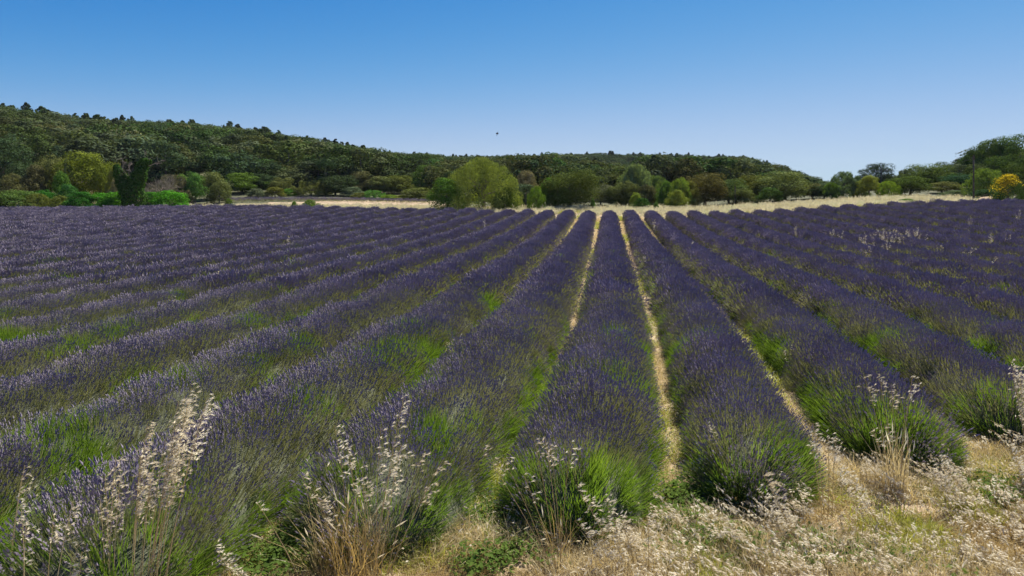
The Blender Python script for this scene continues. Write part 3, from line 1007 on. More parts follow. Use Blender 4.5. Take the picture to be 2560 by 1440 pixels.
# small heads far out among the rows
for i in range(26):
    t = rng.uniform()
    px = 2150 + 150 * t
    py = 600 - 22 * t + rng.normal(0, 9)
    x, y, z, d = ground_at_px(px, py + 14)
    d *= .86
    oat_plant('small white oat head in the thick bright patch among the far right rows', [(px, py + 12, px + rng.normal(-2, 12), py - rng.uniform(-4, 12), .35), (px + 5, py + 12, px + rng.normal(8, 10), py - rng.uniform(-5, 6), .3)], d,
              'oats in the bright patch on the far right rows', heavy=.42, spL=.065, thick=.004, cat='wild oat', name='wild_oat')
for (px, py, h, lab) in ((2178, 640, 30, 'single pale oat stalk below the bright oat patch on the right rows'),
                         (2215, 625, 22, 'thin forked oat stalk just under the bright oat patch'),
                         (2420, 640, 22, 'whitish oat tuft on the right rows, beyond the bright patch'), (2435, 636, 22, 'paler oat tuft beside its twin on the right rows'),
                         (2350, 628, 16, 'small oat tuft between the bright patch and the right edge'), (2545, 540, 14, 'white oat tuft near the broom bush at the right edge'),
                         (2425, 552, 12, 'tiny white oat tuft at the far right rows below the pole'), (2480, 598, 16, 'small pale oat tuft right of the pole, mid rows'),
                         (2100, 590, 12, 'small oat head left of the bright patch, upper row'), (2080, 585, 14, 'second small oat head left of the bright patch'),
                         (1990, 575, 10, 'tiny oat head on a right row under the grass band'), (2485, 660, 18, 'thin oat stalk near the right edge, mid height'),
                         (2520, 600, 14, 'faint oat head at the right edge behind the tufts'), (1728, 620, 18, 'lone oat stalk on a row right of the middle'),
                         (1612, 645, 8, 'two tiny white oat heads on the row right of the middle'), (1634, 556, 6, 'tiny white oat head at the far end of a right row'),
                         (1211, 556, 7, 'tiny white oat heads at the far end of a left row'), (1388, 532, 5, 'very small white head at a row end under the oak'),
                         (860, 828, 14, 'small white oat head on the left rows near the green patches'), (1140, 880, 40, 'thin bent oat stalk on a row left of the middle'),
                         (1125, 870, 22, 'short pale oat head beside the thin bent stalk'), (432, 750, 14, 'faint oat head among the left rows'),
                         (545, 690, 12, 'thin oat stalk far out on the left rows'), (720, 600, 8, 'tiny oat head far out on the left rows'),
                         (1210, 950, 12, 'short cream stalks on top of the row left of the middle'), (1968, 880, 16, 'curved white oat head on the row right of the sandy gap'),
                         (2440, 905, 14, 'pale curled oat head on a lower right row'), (1430, 1160, 26, 'upright oat head on the middle row near its end'),
                         (1930, 1010, 14, 'small white oat head beside the right sandy gap')):
    x, y, z, d = ground_at_px(px, py + 20 * min(1.5, 8 / max(4, h)))
    d = max(d * (.87 if d > 9 else .9), 5)
    oat_plant(lab, [(px, py + h, px + 1 + h * (.4 * math.sin(px)), py - h, .4), (px + 3, py + h, px - h * .6, py - h * .45, .4)], d, heavy=.6 if d < 20 else .45,
              spL=.042 if d < 14 else .06, thick=.003 if d < 14 else .004, name='wild_oat')


def tuft_thing(name, label, cat, px, py, mb, mats, scale=1.0):
    x, y, z, d = ground_at_px(px, py)
    o = obj(name, mb.mesh(name, mats), None, (x, y, z))
    o.scale = (scale,) * 3
    tag(o, label, cat)
    return o


tuft_thing('dry_grass_tuft', 'dense straw-coloured tuft of dead grass at the near end of a lavender row', 'grass tuft', 880, 1425,
           join_mb([blade_tuft(500, 300, .28, .52, .006, .28, .1, lvar=.6), blade_tuft(501, 200, .34, .30, .006, .5, 0, lvar=.5)]), [M_straw_d, M_oat])
tuft_thing('dry_grass_tuft', 'tall tan dry grass standing in the green row end beside the bare earth', 'grass tuft', 2235, 1235,
           blade_tuft(503, 90, .12, .62, .005, .14, .1, lvar=.5), [M_straw, M_oat])
tuft_thing('dry_grass_tuft', 'thin golden stalks under the fanned oats at the middle row end', 'grass tuft', 1400, 1400,
           blade_tuft(504, 50, .12, .42, .005, .22, .1, lvar=.5), [M_straw_d, M_oat])
tuft_thing('dry_grass_tuft', 'olive dry grass tuft under the tall white oats at lower left', 'grass tuft', 340, 1440,
           blade_tuft(505, 160, .26, .40, .006, .3, .1, lvar=.5), [M_yweed, M_oat])
tuft_thing('dry_grass_tuft', 'pale curled dry grass tuft at the right edge above the verge', 'grass tuft', 2500, 1150,
           blade_tuft(506, 120, .26, .22, .006, .8, .1, lvar=.5), [M_straw_d, M_oat])

# ------------------------------------------------------------------ trees
def crown_mesh(name, seed, nb, lpb, leaf, shape='oak', mats=None, asp=1.0, core=True, top_bias=.25, flat=.9, jit=.36):
    """crown of many leaf-sized faces on overlapping clumps; unit height 1, unit width 1, base at 0"""
    rg = np.random.default_rng(seed)
    Vs, n0 = [], 0
    C, Rr, A = [], [], []
    for i in range(nb):
        if shape == 'oak':
            v = rg.normal(size=3); v /= np.linalg.norm(v)
            r = rg.uniform(.45, 1) ** .5
            r *= 1 + .22 * math.sin(3 * math.atan2(v[1], v[0]) + seed) + .16 * math.sin(4 * v[2] + seed * 1.7)
            c = np.array([v[0] * .34 * r, v[1] * .34 * r, .5 + v[2] * .36 * r])
            rad = rg.uniform(.09, .21)
            ax = (1, 1, flat)
        elif shape == 'dome':
            q = rg.uniform(0, 6.28); t = rg.uniform(0, 1); rr = .40 * math.sqrt(1 - t * t) * math.sqrt(rg.uniform(.3, 1))
            c = np.array([math.cos(q) * rr, math.sin(q) * rr, .10 + .76 * t]); rad = rg.uniform(.09, .16); ax = (1, 1, flat)
        elif shape == 'spray':
            q = rg.uniform(0, 6.28); t = rg.uniform(0, 1); rr = .40 * math.sqrt(max(0, 1 - (t * 1.0) ** 2.2)) * math.sqrt(rg.uniform(.2, 1)) * (1 + .16 * math.sin(3 * q + seed) + .1 * math.sin(5 * q + 2 * seed))
            c = np.array([math.cos(q) * rr, math.sin(q) * rr, .08 + .82 * t]); rad = rg.uniform(.05, .09); ax = (.8, .8, 1.9)
        elif shape == 'pine':
            t = rg.uniform(0, 1) ** .8; q = rg.uniform(0, 6.28)
            rr = (.40 * (1 - t) ** .75 + .01) * rg.uniform(.4, 1)
            c = np.array([math.cos(q) * rr, math.sin(q) * rr, .16 + .78 * t]); rad = rg.uniform(.05, .10) * (1.1 - .65 * t); ax = (1.0, 1.0, 1.1)
        elif shape == 'umbrella':
            q = rg.uniform(0, 6.28); rr = .40 * math.sqrt(rg.uniform())
            c = np.array([math.cos(q) * rr, math.sin(q) * rr, .80 + .10 * (1 - (rr / .4) ** 2) + rg.normal(0, .03)]); rad = rg.uniform(.09, .14); ax = (1.1, 1.1, .5)
        C.append(c); Rr.append(rad); A.append(ax)
    C = np.array(C); Rr = np.array(Rr); A = np.array(A)
    C = np.repeat(C, lpb, 0); RR = np.repeat(Rr, lpb); AA = np.repeat(A, lpb, 0)
    n = len(C)
    d = rg.normal(size=(n, 3)); d[:, 2] += top_bias; d /= np.linalg.norm(d, axis=1)[:, None]
    P = C + d * AA * RR[:, None] * rg.uniform(.7, 1.08, n)[:, None]
    nrm = d + rg.normal(0, jit, (n, 3)); nrm /= np.linalg.norm(nrm, axis=1)[:, None]
    tn = np.cross(nrm, rg.normal(size=(n, 3))); tn /= np.linalg.norm(tn, axis=1)[:, None]
    bt = np.cross(nrm, tn)
    s = leaf * rg.uniform(.6, 1.35, n)[:, None]
    if shape == 'spray':
        tn = tn * .5 + np.array([0, 0, 1.2]); tn /= np.linalg.norm(tn, axis=1)[:, None]; bt = np.cross(nrm, tn)
        q0, q1, q2, q3 = P - tn * s * 1.1, P + bt * s * .42, P + tn * s * 1.1, P - bt * s * .42
    else:
        q0, q1, q2, q3 = P - tn * s * .8, P + bt * s * .55, P + tn * s * .8, P - bt * s * .55
    V = np.stack([q0, q1, q2, q3], 1).reshape(-1, 3)
    lo, hi = np.percentile(V, 1, axis=0), np.percentile(V, 99, axis=0)
    V[:, :2] = (V[:, :2] - (lo + hi)[:2] / 2) / (hi - lo)[:2]
    if shape in ('dome', 'spray'): V[:, 2] = (V[:, 2] - lo[2]) / (hi[2] - lo[2])
    else: V[:, 2] = V[:, 2] / hi[2]
    V[:, 2] = np.maximum(V[:, 2], .0)
    F = np.arange(len(V)).reshape(-1, 4)
    return V, F


def trunk_mb(seed, h, r, lean=.05, limbs=5, reach=.3):
    rg = np.random.default_rng(seed)
    mb = MB()
    pts = np.array([[rg.normal(0, lean) * t * h, rg.normal(0, lean) * t * h, t * h] for t in np.linspace(0, 1, 6)])
    pts[0, :2] = 0
    mb.tube(pts, np.linspace(r, r * .45, 6), 7)
    for i in range(limbs):
        t = rg.uniform(.45, .95); p = pts[0] * (1 - t) + pts[-1] * t
        q = rg.uniform(0, 6.28)
        e = p + np.array([math.cos(q) * reach, math.sin(q) * reach, rg.uniform(.12, .35)])
        m = (p + e) / 2 + np.array([0, 0, -.03])
        mb.tube([p, m, e], [r * .45, r * .3, r * .12], 5)
    return mb


LEAFM = [M_leaf]; SOFTM = [M_leaf_soft]
def cm(name, mats, *a, **k):
    V, F = crown_mesh(name, *a, **k)
    return mesh(name, V, F, mats)


NEAR = {'oak': [cm('crown', LEAFM, 600 + i, 40, 340, .016) for i in range(6)],
        'dome': [cm('crown', LEAFM, 610 + i, 60, 200, .017, shape='dome') for i in range(4)],
        'soft': [cm('crown', SOFTM, 620 + i, 60, 200, .017, shape='dome', top_bias=.1) for i in range(3)],
        'spray': [cm('crown', SOFTM, 630 + i, 110, 110, .020, shape='spray') for i in range(3)],
        'pine': [cm('crown', LEAFM, 640 + i, 60, 150, .018, shape='pine') for i in range(2)],
        'umbrella': [cm('crown', LEAFM, 650 + i, 28, 200, .018, shape='umbrella') for i in range(2)]}
BIG = {'dome': cm('crown', SOFTM, 660, 150, 190, .011, shape='spray'), 'oak': cm('crown', LEAFM, 661, 110, 230, .012, shape='oak')}
TRK = {'std': trunk_mb(700, .62, .035).mesh('trunk', [M_bark]), 'tall': trunk_mb(701, .85, .016, .01, 6, .16).mesh('trunk', [M_bark])}
# hill trees: crown and trunk in one light mesh
def hill_mesh(seed, shape, nb, lpb, leaf):
    V, F = crown_mesh('h', seed, nb, lpb, leaf, shape=shape, jit=.24)
    t = MB(); t.tube([[0, 0, 0], [0, 0, .5], [0.02, 0, .8]], [.025, .018, .01], 5)
    TV = np.concatenate(t.V)
    faces = F.tolist() + [[i + len(V) for i in f] for f in t.F]
    return mesh('hill_tree', np.concatenate([V, TV]), faces, [M_leaf, M_bark], [0] * len(F) + [1] * len(t.F))


HILL_OAK = [hill_mesh(800 + i, 'oak', 20 + 3 * (i % 3), 150, .026) for i in range(7)]
HILL_PINE = [hill_mesh(820 + i, 'pine', 60, 60, .024) for i in range(4)]

TN = [0]


def tree(px, ytop, wpx, d, kind, col, label, cat='tree', name=None, group=None, base_py=None, trunk='std', sink=.0, big=None):
    TN[0] += 1
    a = (px - 1280) / FPX * d
    x, y = from_cam(a, d)
    z0 = float(gz(x, y))
    top = CAMZ + (HORY - ytop) * d / FPX
    h = max(top - z0, .4)
    w = wpx * d / FPX * 1.08
    nm = name or {'oak': 'oak_tree', 'dome': 'round_tree', 'soft': 'leafy_shrub', 'spray': 'feathery_tree', 'pine': 'pine_tree', 'umbrella': 'pine_tree'}[kind]
    root = obj(nm, None, loc=(x, y, z0 - sink))
    tag(root, label, cat, group)
    root.rotation_euler = (0, 0, (TN[0] * 2.399) % 6.283)
    me = big or NEAR[kind][TN[0] % len(NEAR[kind])]
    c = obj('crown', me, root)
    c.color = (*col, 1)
    t = obj('trunk', TRK[trunk], root)
    root.scale = (w, w, h)
    if w / h > 1.4 or h / w > 1.6:
        pass
    return root


DK = (.050, .080, .035); OL = (.13, .155, .05); YG = (.17, .24, .050); BR = (.125, .13, .055); LG = (.12, .21, .045); GG = (.12, .155, .085); LIME = (.19, .27, .05); MD = (.075, .125, .030)
VIV = (.075, .19, .03); CRM = (.22, .20, .11); SIL = (.20, .24, .11)
T = tree
# left end
T(8, 348, 130, 78, 'oak', DK, 'very dark tall oak cut off by the left edge of the photo')
T(-70, 330, 140, 80, 'oak', DK, 'dark oak just outside the left edge of the photo')
T(75, 412, 90, 76, 'oak', DK, 'dark shaded oak between the left edge oak and the yellowish trees')
T(88, 415, 56, 73, 'dome', BR, 'small brownish-green tree left of the yellow-topped trees')
T(28, 436, 60, 71, 'soft', BR, 'low brown shrub over the dry grass at the left edge', 'shrub', 'leafy_shrub')
T(128, 394, 68, 75, 'oak', OL, 'narrow yellow-topped tree, left of the wide yellowish one')
T(212, 384, 118, 74, 'oak', (.17, .19, .025), 'wide dark tree with yellow-green top left of the ivy trunk')
T(252, 408, 60, 73, 'oak', (.14, .17, .025), 'right-hand lobe tree with yellowish edge beside the wide yellow-green tree')
T(165, 402, 26, 72, 'spray', GG, 'thin grey-green sapling between the two yellow-topped trees')
T(150, 431, 40, 68, 'dome', VIV, 'small round bright green tree standing in the ivy hedge')
T(288, 412, 50, 70, 'spray', (.18, .21, .05), 'yellow-green feathery tree touching the left of the ivy trunk')
T(296, 448, 46, 68, 'soft', CRM, 'low brownish shrub at the left foot of the ivy trunk', 'shrub')
# behind the ivy trunk, to the big round bush
T(424, 372, 84, 92, 'oak', OL, 'olive oak rising behind the bare grey branches')
T(430, 440, 90, 72, 'spray', (.13, .12, .08), 'grey-brown twiggy shrub right of the ivy trunk', 'shrub', 'twiggy_shrub')
T(452, 438, 46, 74, 'soft', LG, 'slim green tree right of the twiggy grey shrub')
T(488, 433, 46, 73, 'oak', LG, 'narrow leaf-green tree left of the olive oak by the purple strip')
T(528, 432, 66, 77, 'oak', OL, 'olive round oak at the left start of the purple strip')
T(548, 455, 52, 73, 'dome', OL, 'small olive oak low at the grass edge, left half')
T(605, 433, 92, 84, 'oak', (.09, .17, .03), 'fresh green broad oak left of centre at the grass edge')
T(655, 436, 60, 86, 'oak', DK, 'dark narrow oak right of the fresh green broad one')
T(644, 472, 44, 80, 'dome', GG, 'small rounded olive shrub at the grass edge, left of the yellow-olive one', 'shrub', 'round_shrub')
T(688, 468, 44, 80, 'dome', (.14, .14, .03), 'small yellow-olive shrub at the grass edge, left half', 'shrub', 'round_shrub')
T(700, 445, 52, 86, 'oak', OL, 'olive oak behind the small yellow-olive shrub')
T(722, 472, 36, 82, 'soft', VIV, 'low green sapling beside the wispy olive bush', 'shrub')
T(778, 452, 92, 83, 'spray', (.12, .15, .05), 'wispy olive bush left of the dark oak with a bare pine behind', 'shrub', 'feathery_shrub')
T(838, 440, 80, 84, 'oak', DK, 'dark green oak at the foot of the slim dark pine')
T(815, 398, 42, 84, 'umbrella', DK, 'slim dark pine with bare trunk left of centre', trunk='tall')
T(880, 468, 56, 83, 'dome', GG, 'grey-green small oak right of the dark oak under the slim pine')
T(915, 430, 70, 90, 'oak', BR, 'brown-olive oak behind the low bushes, left of centre')
T(900, 482, 44, 81, 'soft', OL, 'small olive bush at the grass edge, left of the light green bushes', 'shrub')
T(934, 476, 52, 81, 'spray', (.13, .24, .06), 'light fresh green bush, largest of the bright bushes left of centre', 'shrub', 'leafy_shrub')
T(975, 487, 46, 80, 'soft', (.17, .24, .03), 'low lime bush right of the light fresh green bush', 'shrub')
T(1008, 488, 46, 80, 'soft', (.18, .25, .03), 'low lime bush nearest the vivid green bush', 'shrub')
T(960, 442, 76, 90, 'oak', OL, 'wide olive oak above the lime bushes')
T(1002, 440, 74, 92, 'oak', (.12, .15, .035), 'yellow-olive oak, right neighbour of the wide olive oak')
T(1048, 470, 80, 80, 'dome', (.12, .15, .04), 'flat olive bush left of the vivid green bush', 'shrub', 'round_shrub')
T(1064, 414, 74, 88, 'oak', (.09, .15, .035), 'fresh green rounded tree behind the vivid green bush')
T(1108, 420, 64, 90, 'oak', OL, 'olive tree touching the left shoulder of the big round bush')
# centre
T(1118, 448, 82, 62, 'dome', VIV, 'vivid green bush at the left foot of the big yellow-green bush', 'bush', 'round_bush')
T(1210, 400, 164, 63.5, 'spray', (.18, .25, .06), 'biggest round yellow-green bush just beyond the row ends, near the centre', 'bush', 'willow_bush', big=BIG['dome'])
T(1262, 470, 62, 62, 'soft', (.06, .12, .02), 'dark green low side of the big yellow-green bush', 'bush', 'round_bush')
T(1316, 430, 58, 76, 'soft', CRM, 'cream-brown flowering shrub right of the big yellow-green bush', 'shrub')
T(1313, 462, 78, 72, 'oak', (.075, .105, .055), 'dark grey-green holm oak between the big bush and the central oak')
T(1341, 468, 42, 63, 'spray', (.17, .27, .04), 'small bright yellow-green shrub left of the central dark oak', 'shrub')
T(1370, 448, 42, 66, 'spray', (.14, .25, .03), 'narrow leaf-green sapling touching the left of the central oak')
T(1425, 426, 132, 66, 'oak', (.095, .12, .030), 'dark olive oak standing alone in the centre by the tall grass', big=BIG['oak'])
T(1395, 455, 60, 64.5, 'oak', (.11, .14, .03), 'left lower half crown of olive leaves beside the central oak')
T(1502, 462, 62, 74, 'oak', (.15, .17, .10), 'silvery grey-green oak right of the central dark oak')
T(1511, 421, 26, 120, 'umbrella', (.08, .12, .05), 'small far pine with pale bare trunk above the silvery oak', trunk='tall')
T(1543, 465, 56, 72, 'dome', OL, 'olive shrub left of the silvery poplar', 'shrub', 'round_shrub')
T(1590, 414, 84, 72, 'spray', SIL, 'pale silvery poplar right of centre', name='poplar_tree')
T(1572, 455, 70, 70, 'oak', OL, 'olive oak at the foot of the silvery poplar')
T(1640, 442, 74, 72, 'spray', (.12, .20, .07), 'mid green feathery tree right of the silvery poplar')
T(1615, 463, 50, 70, 'dome', BR, 'brownish small oak in front of the feathery green tree')
T(1590, 483, 30, 66, 'soft', LIME, 'tiny lime shrub at the grass edge under the poplar', 'shrub')
T(1604, 496, 40, 64, 'dome', (.05, .11, .02), 'small dark green bush sitting in the tall grass under the poplar', 'bush', 'round_bush')
T(1668, 455, 50, 69, 'spray', LG, 'fresh green sapling left of the lime tree')
T(1702, 448, 62, 68, 'spray', LIME, 'bright lime-green tree right of centre')
T(1692, 476, 50, 66, 'soft', (.20, .25, .05), 'low yellow-lime growth under the bright lime tree', 'shrub')
T(1713, 396, 40, 130, 'umbrella', DK, 'dark far pine with bare trunk above the lime tree', trunk='tall')
T(1676, 416, 30, 135, 'umbrella', OL, 'small flat-topped far pine left of the dark far pine', trunk='tall')
T(1762, 436, 112, 70, 'oak', (.11, .105, .035), 'large brown-olive oak right of the bright lime tree')
T(1725, 455, 52, 68, 'soft', (.15, .17, .04), 'brownish-yellow shrub between the lime tree and the brown-olive oak', 'shrub')
T(1822, 450, 84, 71, 'oak', (.12, .16, .05), 'light olive oak right of the brown-olive oak')
T(1880, 440, 96, 73, 'oak', (.11, .135, .03), 'wide olive oak left of the pale-topped spreading oak')
T(1860, 472, 60, 69, 'dome', OL, 'low olive bush under the wide olive oak', 'bush', 'round_bush')
T(1962, 432, 134, 71, 'oak', (.14, .18, .06), 'pale-topped spreading oak, widest crown right of centre')
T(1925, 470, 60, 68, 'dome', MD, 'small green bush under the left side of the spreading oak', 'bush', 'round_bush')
T(2030, 460, 66, 72, 'oak', BR, 'brownish low oak right of the spreading oak')
T(2060, 464, 56, 70, 'oak', DK, 'dark low bush left of the feathery grey-green tree', 'bush', 'round_bush')
T(2108, 432, 84, 70, 'spray', (.11, .17, .09), 'feathery grey-green tree standing against the sky at right')
T(2080, 458, 44, 69, 'spray', LG, 'green sapling at the left of the feathery grey-green tree')
# right
T(2190, 410, 76, 92, 'oak', (.045, .07, .035), 'dark round oak standing alone against the sky at right')
T(2160, 462, 40, 88, 'oak', (.05, .08, .04), 'low dark bush between the feathery tree and the lone dark oak', 'bush', 'round_bush')
T(2172, 440, 62, 68, 'soft', (.20, .25, .05), 'yellow-lime bushy tree below the lone dark oak')
T(2222, 454, 56, 67, 'spray', (.19, .29, .04), 'bright lime sapling right of the yellow-lime tree')
T(2238, 482, 34, 64, 'soft', OL, 'small olive bush right of the bright lime sapling', 'bush', 'round_bush')
T(2228, 440, 44, 90, 'oak', DK, 'small dark oak behind the lime sapling')
T(2268, 424, 50, 84, 'spray', GG, 'greyish thin-crowned tree on the skyline left of the olive oaks')
T(2276, 442, 92, 68, 'oak', (.085, .125, .03), 'round olive-green oak behind the weed bush at right')
T(2322, 412, 100, 78, 'oak', (.11, .15, .035), 'tall olive oak on the skyline, left of its grey-green neighbour')
T(2355, 455, 74, 70, 'oak', OL, 'low olive oak behind the tan grass heads')
T(2368, 406, 84, 82, 'oak', (.09, .12, .06), 'grey-green oak on the skyline in the right wood')
T(2398, 436, 84, 72, 'oak', (.045, .095, .045), 'dark glossy-leaved tree left of the wooden pole')
T(2408, 412, 60, 80, 'oak', GG, 'grey-green oak just left of the pole top')
T(2392, 476, 70, 66, 'soft', GG, 'low grey-green bush at the left of the pole foot', 'bush', 'round_bush')
T(2442, 370, 66, 80, 'oak', (.07, .12, .035), 'round dark tree behind the top of the wooden pole')
T(2478, 350, 78, 78, 'oak', (.10, .17, .04), 'tall green tree right of the wooden pole')
T(2548, 341, 92, 76, 'oak', (.095, .155, .035), 'tallest green tree at the right edge of the photo')
T(2508, 392, 90, 74, 'oak', (.08, .12, .03), 'broad dark tree below the two tall right trees')
T(2640, 352, 120, 76, 'oak', DK, 'dark tree just outside the right edge')
T(2448, 412, 80, 74, 'oak', (.07, .10, .035), 'shaded olive tree behind the wooden pole')
T(2556, 410, 90, 70, 'oak', (.06, .10, .025), 'dark tree behind the yellow broom at the right edge')
T(2470, 424, 84, 64, 'spray', (.14, .22, .05), 'light green bushy tree between the pole and the broom')
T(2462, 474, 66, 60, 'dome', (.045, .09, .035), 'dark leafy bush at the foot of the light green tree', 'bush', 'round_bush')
T(2568, 450, 60, 60, 'dome', DK, 'dark bush right of the yellow broom', 'bush', 'round_bush')
T(2268, 497, 46, 57.5, 'spray', (.13, .22, .04), 'small green weed bush between the grass band and the right rows', 'bush', 'weed_bush')
T(572, 497, 18, 63, 'spray', LG, 'tiny green weed in the pale grass left of its larger twin', 'weed', 'weed_bush')
T(776, 500, 42, 61, 'spray', (.15, .22, .05), 'green weed bush growing in the pale grass left of centre', 'weed', 'weed_bush')
T(736, 504, 16, 61, 'spray', LG, 'tiny dark weed beside the weed bush in the pale grass', 'weed', 'weed_bush')
T(1483, 497, 12, 63, 'spray', LG, 'tiny weed in the tall grass between the central oak and the poplar', 'weed', 'weed_bush')
T(1640, 506, 12, 62, 'dome', LG, 'tiny green weed in the tall grass right of the dark bush', 'weed', 'weed_bush')

# hedge of ivy-covered mounds on the left
for (px, yt, w, d, kd, col, lab) in ((35, 478, 120, 63, 'soft', (.09, .16, .04), 'dull green bushy mound at the left end of the hedge'),
                                     (-50, 480, 120, 63, 'soft', (.09, .16, .04), 'dull green mound beyond the left edge of the photo'),
                                     (92, 486, 66, 63, 'spray', (.17, .20, .05), 'yellowish-green bush between the dull mound and the dark ivy mound'),
                                     (112, 477, 58, 65, 'dome', (.05, .15, .02), 'dark ivy mound with bright rim, left part of the hedge'),
                                     (148, 490, 46, 63, 'soft', (.12, .17, .04), 'olive low bush in the dip of the hedge'),
                                     (168, 462, 46, 66, 'dome', (.06, .17, .04), 'ivy mound under the small round bright tree'),
                                     (200, 481, 70, 63, 'dome', (.045, .14, .02), 'dark fronted ivy mound right of the dip'),
                                     (245, 484, 72, 64, 'dome', (.07, .22, .02), 'bright green ivy mound, first right of the dark fronted one'),
                                     (290, 480, 70, 64, 'dome', (.07, .22, .02), 'bright green ivy mound touching the ivy trunk from the left'),
                                     (270, 498, 46, 62, 'dome', (.08, .23, .02), 'small low ivy mound in front of the bright green ones'),
                                     (378, 481, 54, 64, 'dome', (.06, .19, .02), 'ivy mound touching the ivy trunk from the right'),
                                     (425, 478, 78, 63.5, 'dome', (.08, .25, .02), 'brightest ivy mound ending the hedge right of the ivy trunk')):
    T(px, yt, w, d, kd, col, lab, 'ivy mound', 'ivy_mound')


# ivy-clad forked trunk
def ivy_trunk():
    d = 62.5
    s = d / FPX
    base = np.array(pt(338, 515, d)); base[2] = float(gz(base[0], base[1]))
    root = obj('ivy_clad_trunk', None, loc=base)
    tag(root, 'dead forked tree trunk smothered in dark ivy, standing above the hedge', 'tree')
    Rt = np.array([cP, sP, 0]); Up = np.array([0, 0, 1.0])

    def L(px, py, dz=0):
        return Rt * (px - 338) * s + Up * ((515 - py) * s) + np.array([-sP, cP, 0]) * dz
    arms = [([L(338, 515), L(336, 490), L(330, 468), L(322, 450)], [1.0, .98, 1.0, .85]),
            ([L(322, 462), L(308, 440), L(298, 418), L(290, 400)], [.75, .62, .46, .22]),
            ([L(334, 462), L(340, 440), L(350, 418), L(362, 398)], [.85, .72, .58, .34]),
            ([L(345, 425), L(352, 400), L(362, 390), L(374, 388)], [.45, .42, .36, .2])]
    tb = MB()
    rg = np.random.default_rng(77)
    P, N = [], []
    for pts, rad in arms:
        pts = np.array(pts)
        tb.tube(pts, np.array(rad) * .55, 8)
        ts = rg.uniform(0, len(pts) - 1.001, 3800)
        i = ts.astype(int); f = (ts - i)[:, None]
        c = pts[i] * (1 - f) + pts[i + 1] * f
        r = (np.array(rad)[i] * (1 - f[:, 0]) + np.array(rad)[i + 1] * f[:, 0])
        dd = rg.normal(size=(len(ts), 3)); dd /= np.linalg.norm(dd, axis=1)[:, None]
        lump = .62 + .72 * vnoise(ts * 3.1, np.arctan2(dd[:, 1], dd[:, 0]) * 1.7, 3)
        P.append(c + dd * (r * lump)[:, None]); N.append(dd)
    P = np.concatenate(P); N = np.concatenate(N)
    n = len(P)
    nr = N + rg.normal(0, .5, (n, 3)); nr /= np.linalg.norm(nr, axis=1)[:, None]
    t = np.cross(nr, rg.normal(size=(n, 3))); t /= np.linalg.norm(t, axis=1)[:, None]; b = np.cross(nr, t)
    sz = .085 * rg.uniform(.6, 1.3, n)[:, None]
    V = np.stack([P - t * sz, P + b * sz * .8, P + t * sz, P - b * sz * .8], 1).reshape(-1, 3)
    obj('trunk', tb.mesh('trunk', [M_bark], True), root)
    o = obj('ivy', mesh('ivy', V, np.arange(len(V)).reshape(-1, 4), LEAFM), root)
    o.color = (.045, .11, .02, 1)
    tw = MB()

    def branch(p, dr, ln, r, lev):
        e = p + dr * ln
        m = (p + e) / 2 + rg.normal(0, ln * .08, 3)
        tw.tube([p, m, e], [r, r * .8, r * .55], 4, 0, False)
        if lev <= 0: return
        for q in range(rg.integers(2, 5)):
            nd = dr + rg.normal(0, .55, 3); nd /= np.linalg.norm(nd)
            branch(p + (e - p) * rg.uniform(.4, 1), nd, ln * rg.uniform(.5, .8), r * .6, lev - 1)
    for (px, py, dx, dz) in ((305, 412, .1, 1), (318, 440, .15, 1.1), (330, 430, -.3, 1), (352, 400, .5, .9), (366, 400, .9, .3)):
        v = Rt * dx + Up * dz; v /= np.linalg.norm(v)
        branch(L(px, py), v, .9, .035, 4)
    obj('bare_branches', tw.mesh('bare_branches', [M_deadwood]), root)
    # bare tree standing right behind
    d2 = 66
    b2 = np.array(pt(405, 515, d2)); b2[2] = float(gz(b2[0], b2[1]))
    r2 = obj('bare_tree', None, loc=b2)
    tag(r2, 'leafless grey tree with tangled drooping twigs right of the ivy trunk', 'tree')
    tb = MB(); tb.tube([(0, 0, 0), (.05, 0, 1.0), (0, .1, 1.7)], [.14, .11, .08], 7)
    obj('trunk', tb.mesh('trunk', [M_deadwood], True), r2)
    tw = MB()
    for q in range(13):
        an = q * 2.4
        v = np.array([math.cos(an) * .8, math.sin(an) * .8, rg.uniform(.4, 1.3)]); v /= np.linalg.norm(v)
        branch(np.array([0, 0, rg.uniform(.9, 1.7)]), v, rg.uniform(.9, 1.35), .03, 4)
    obj('bare_branches', tw.mesh('bare_branches', [M_deadwood]), r2)


ivy_trunk()


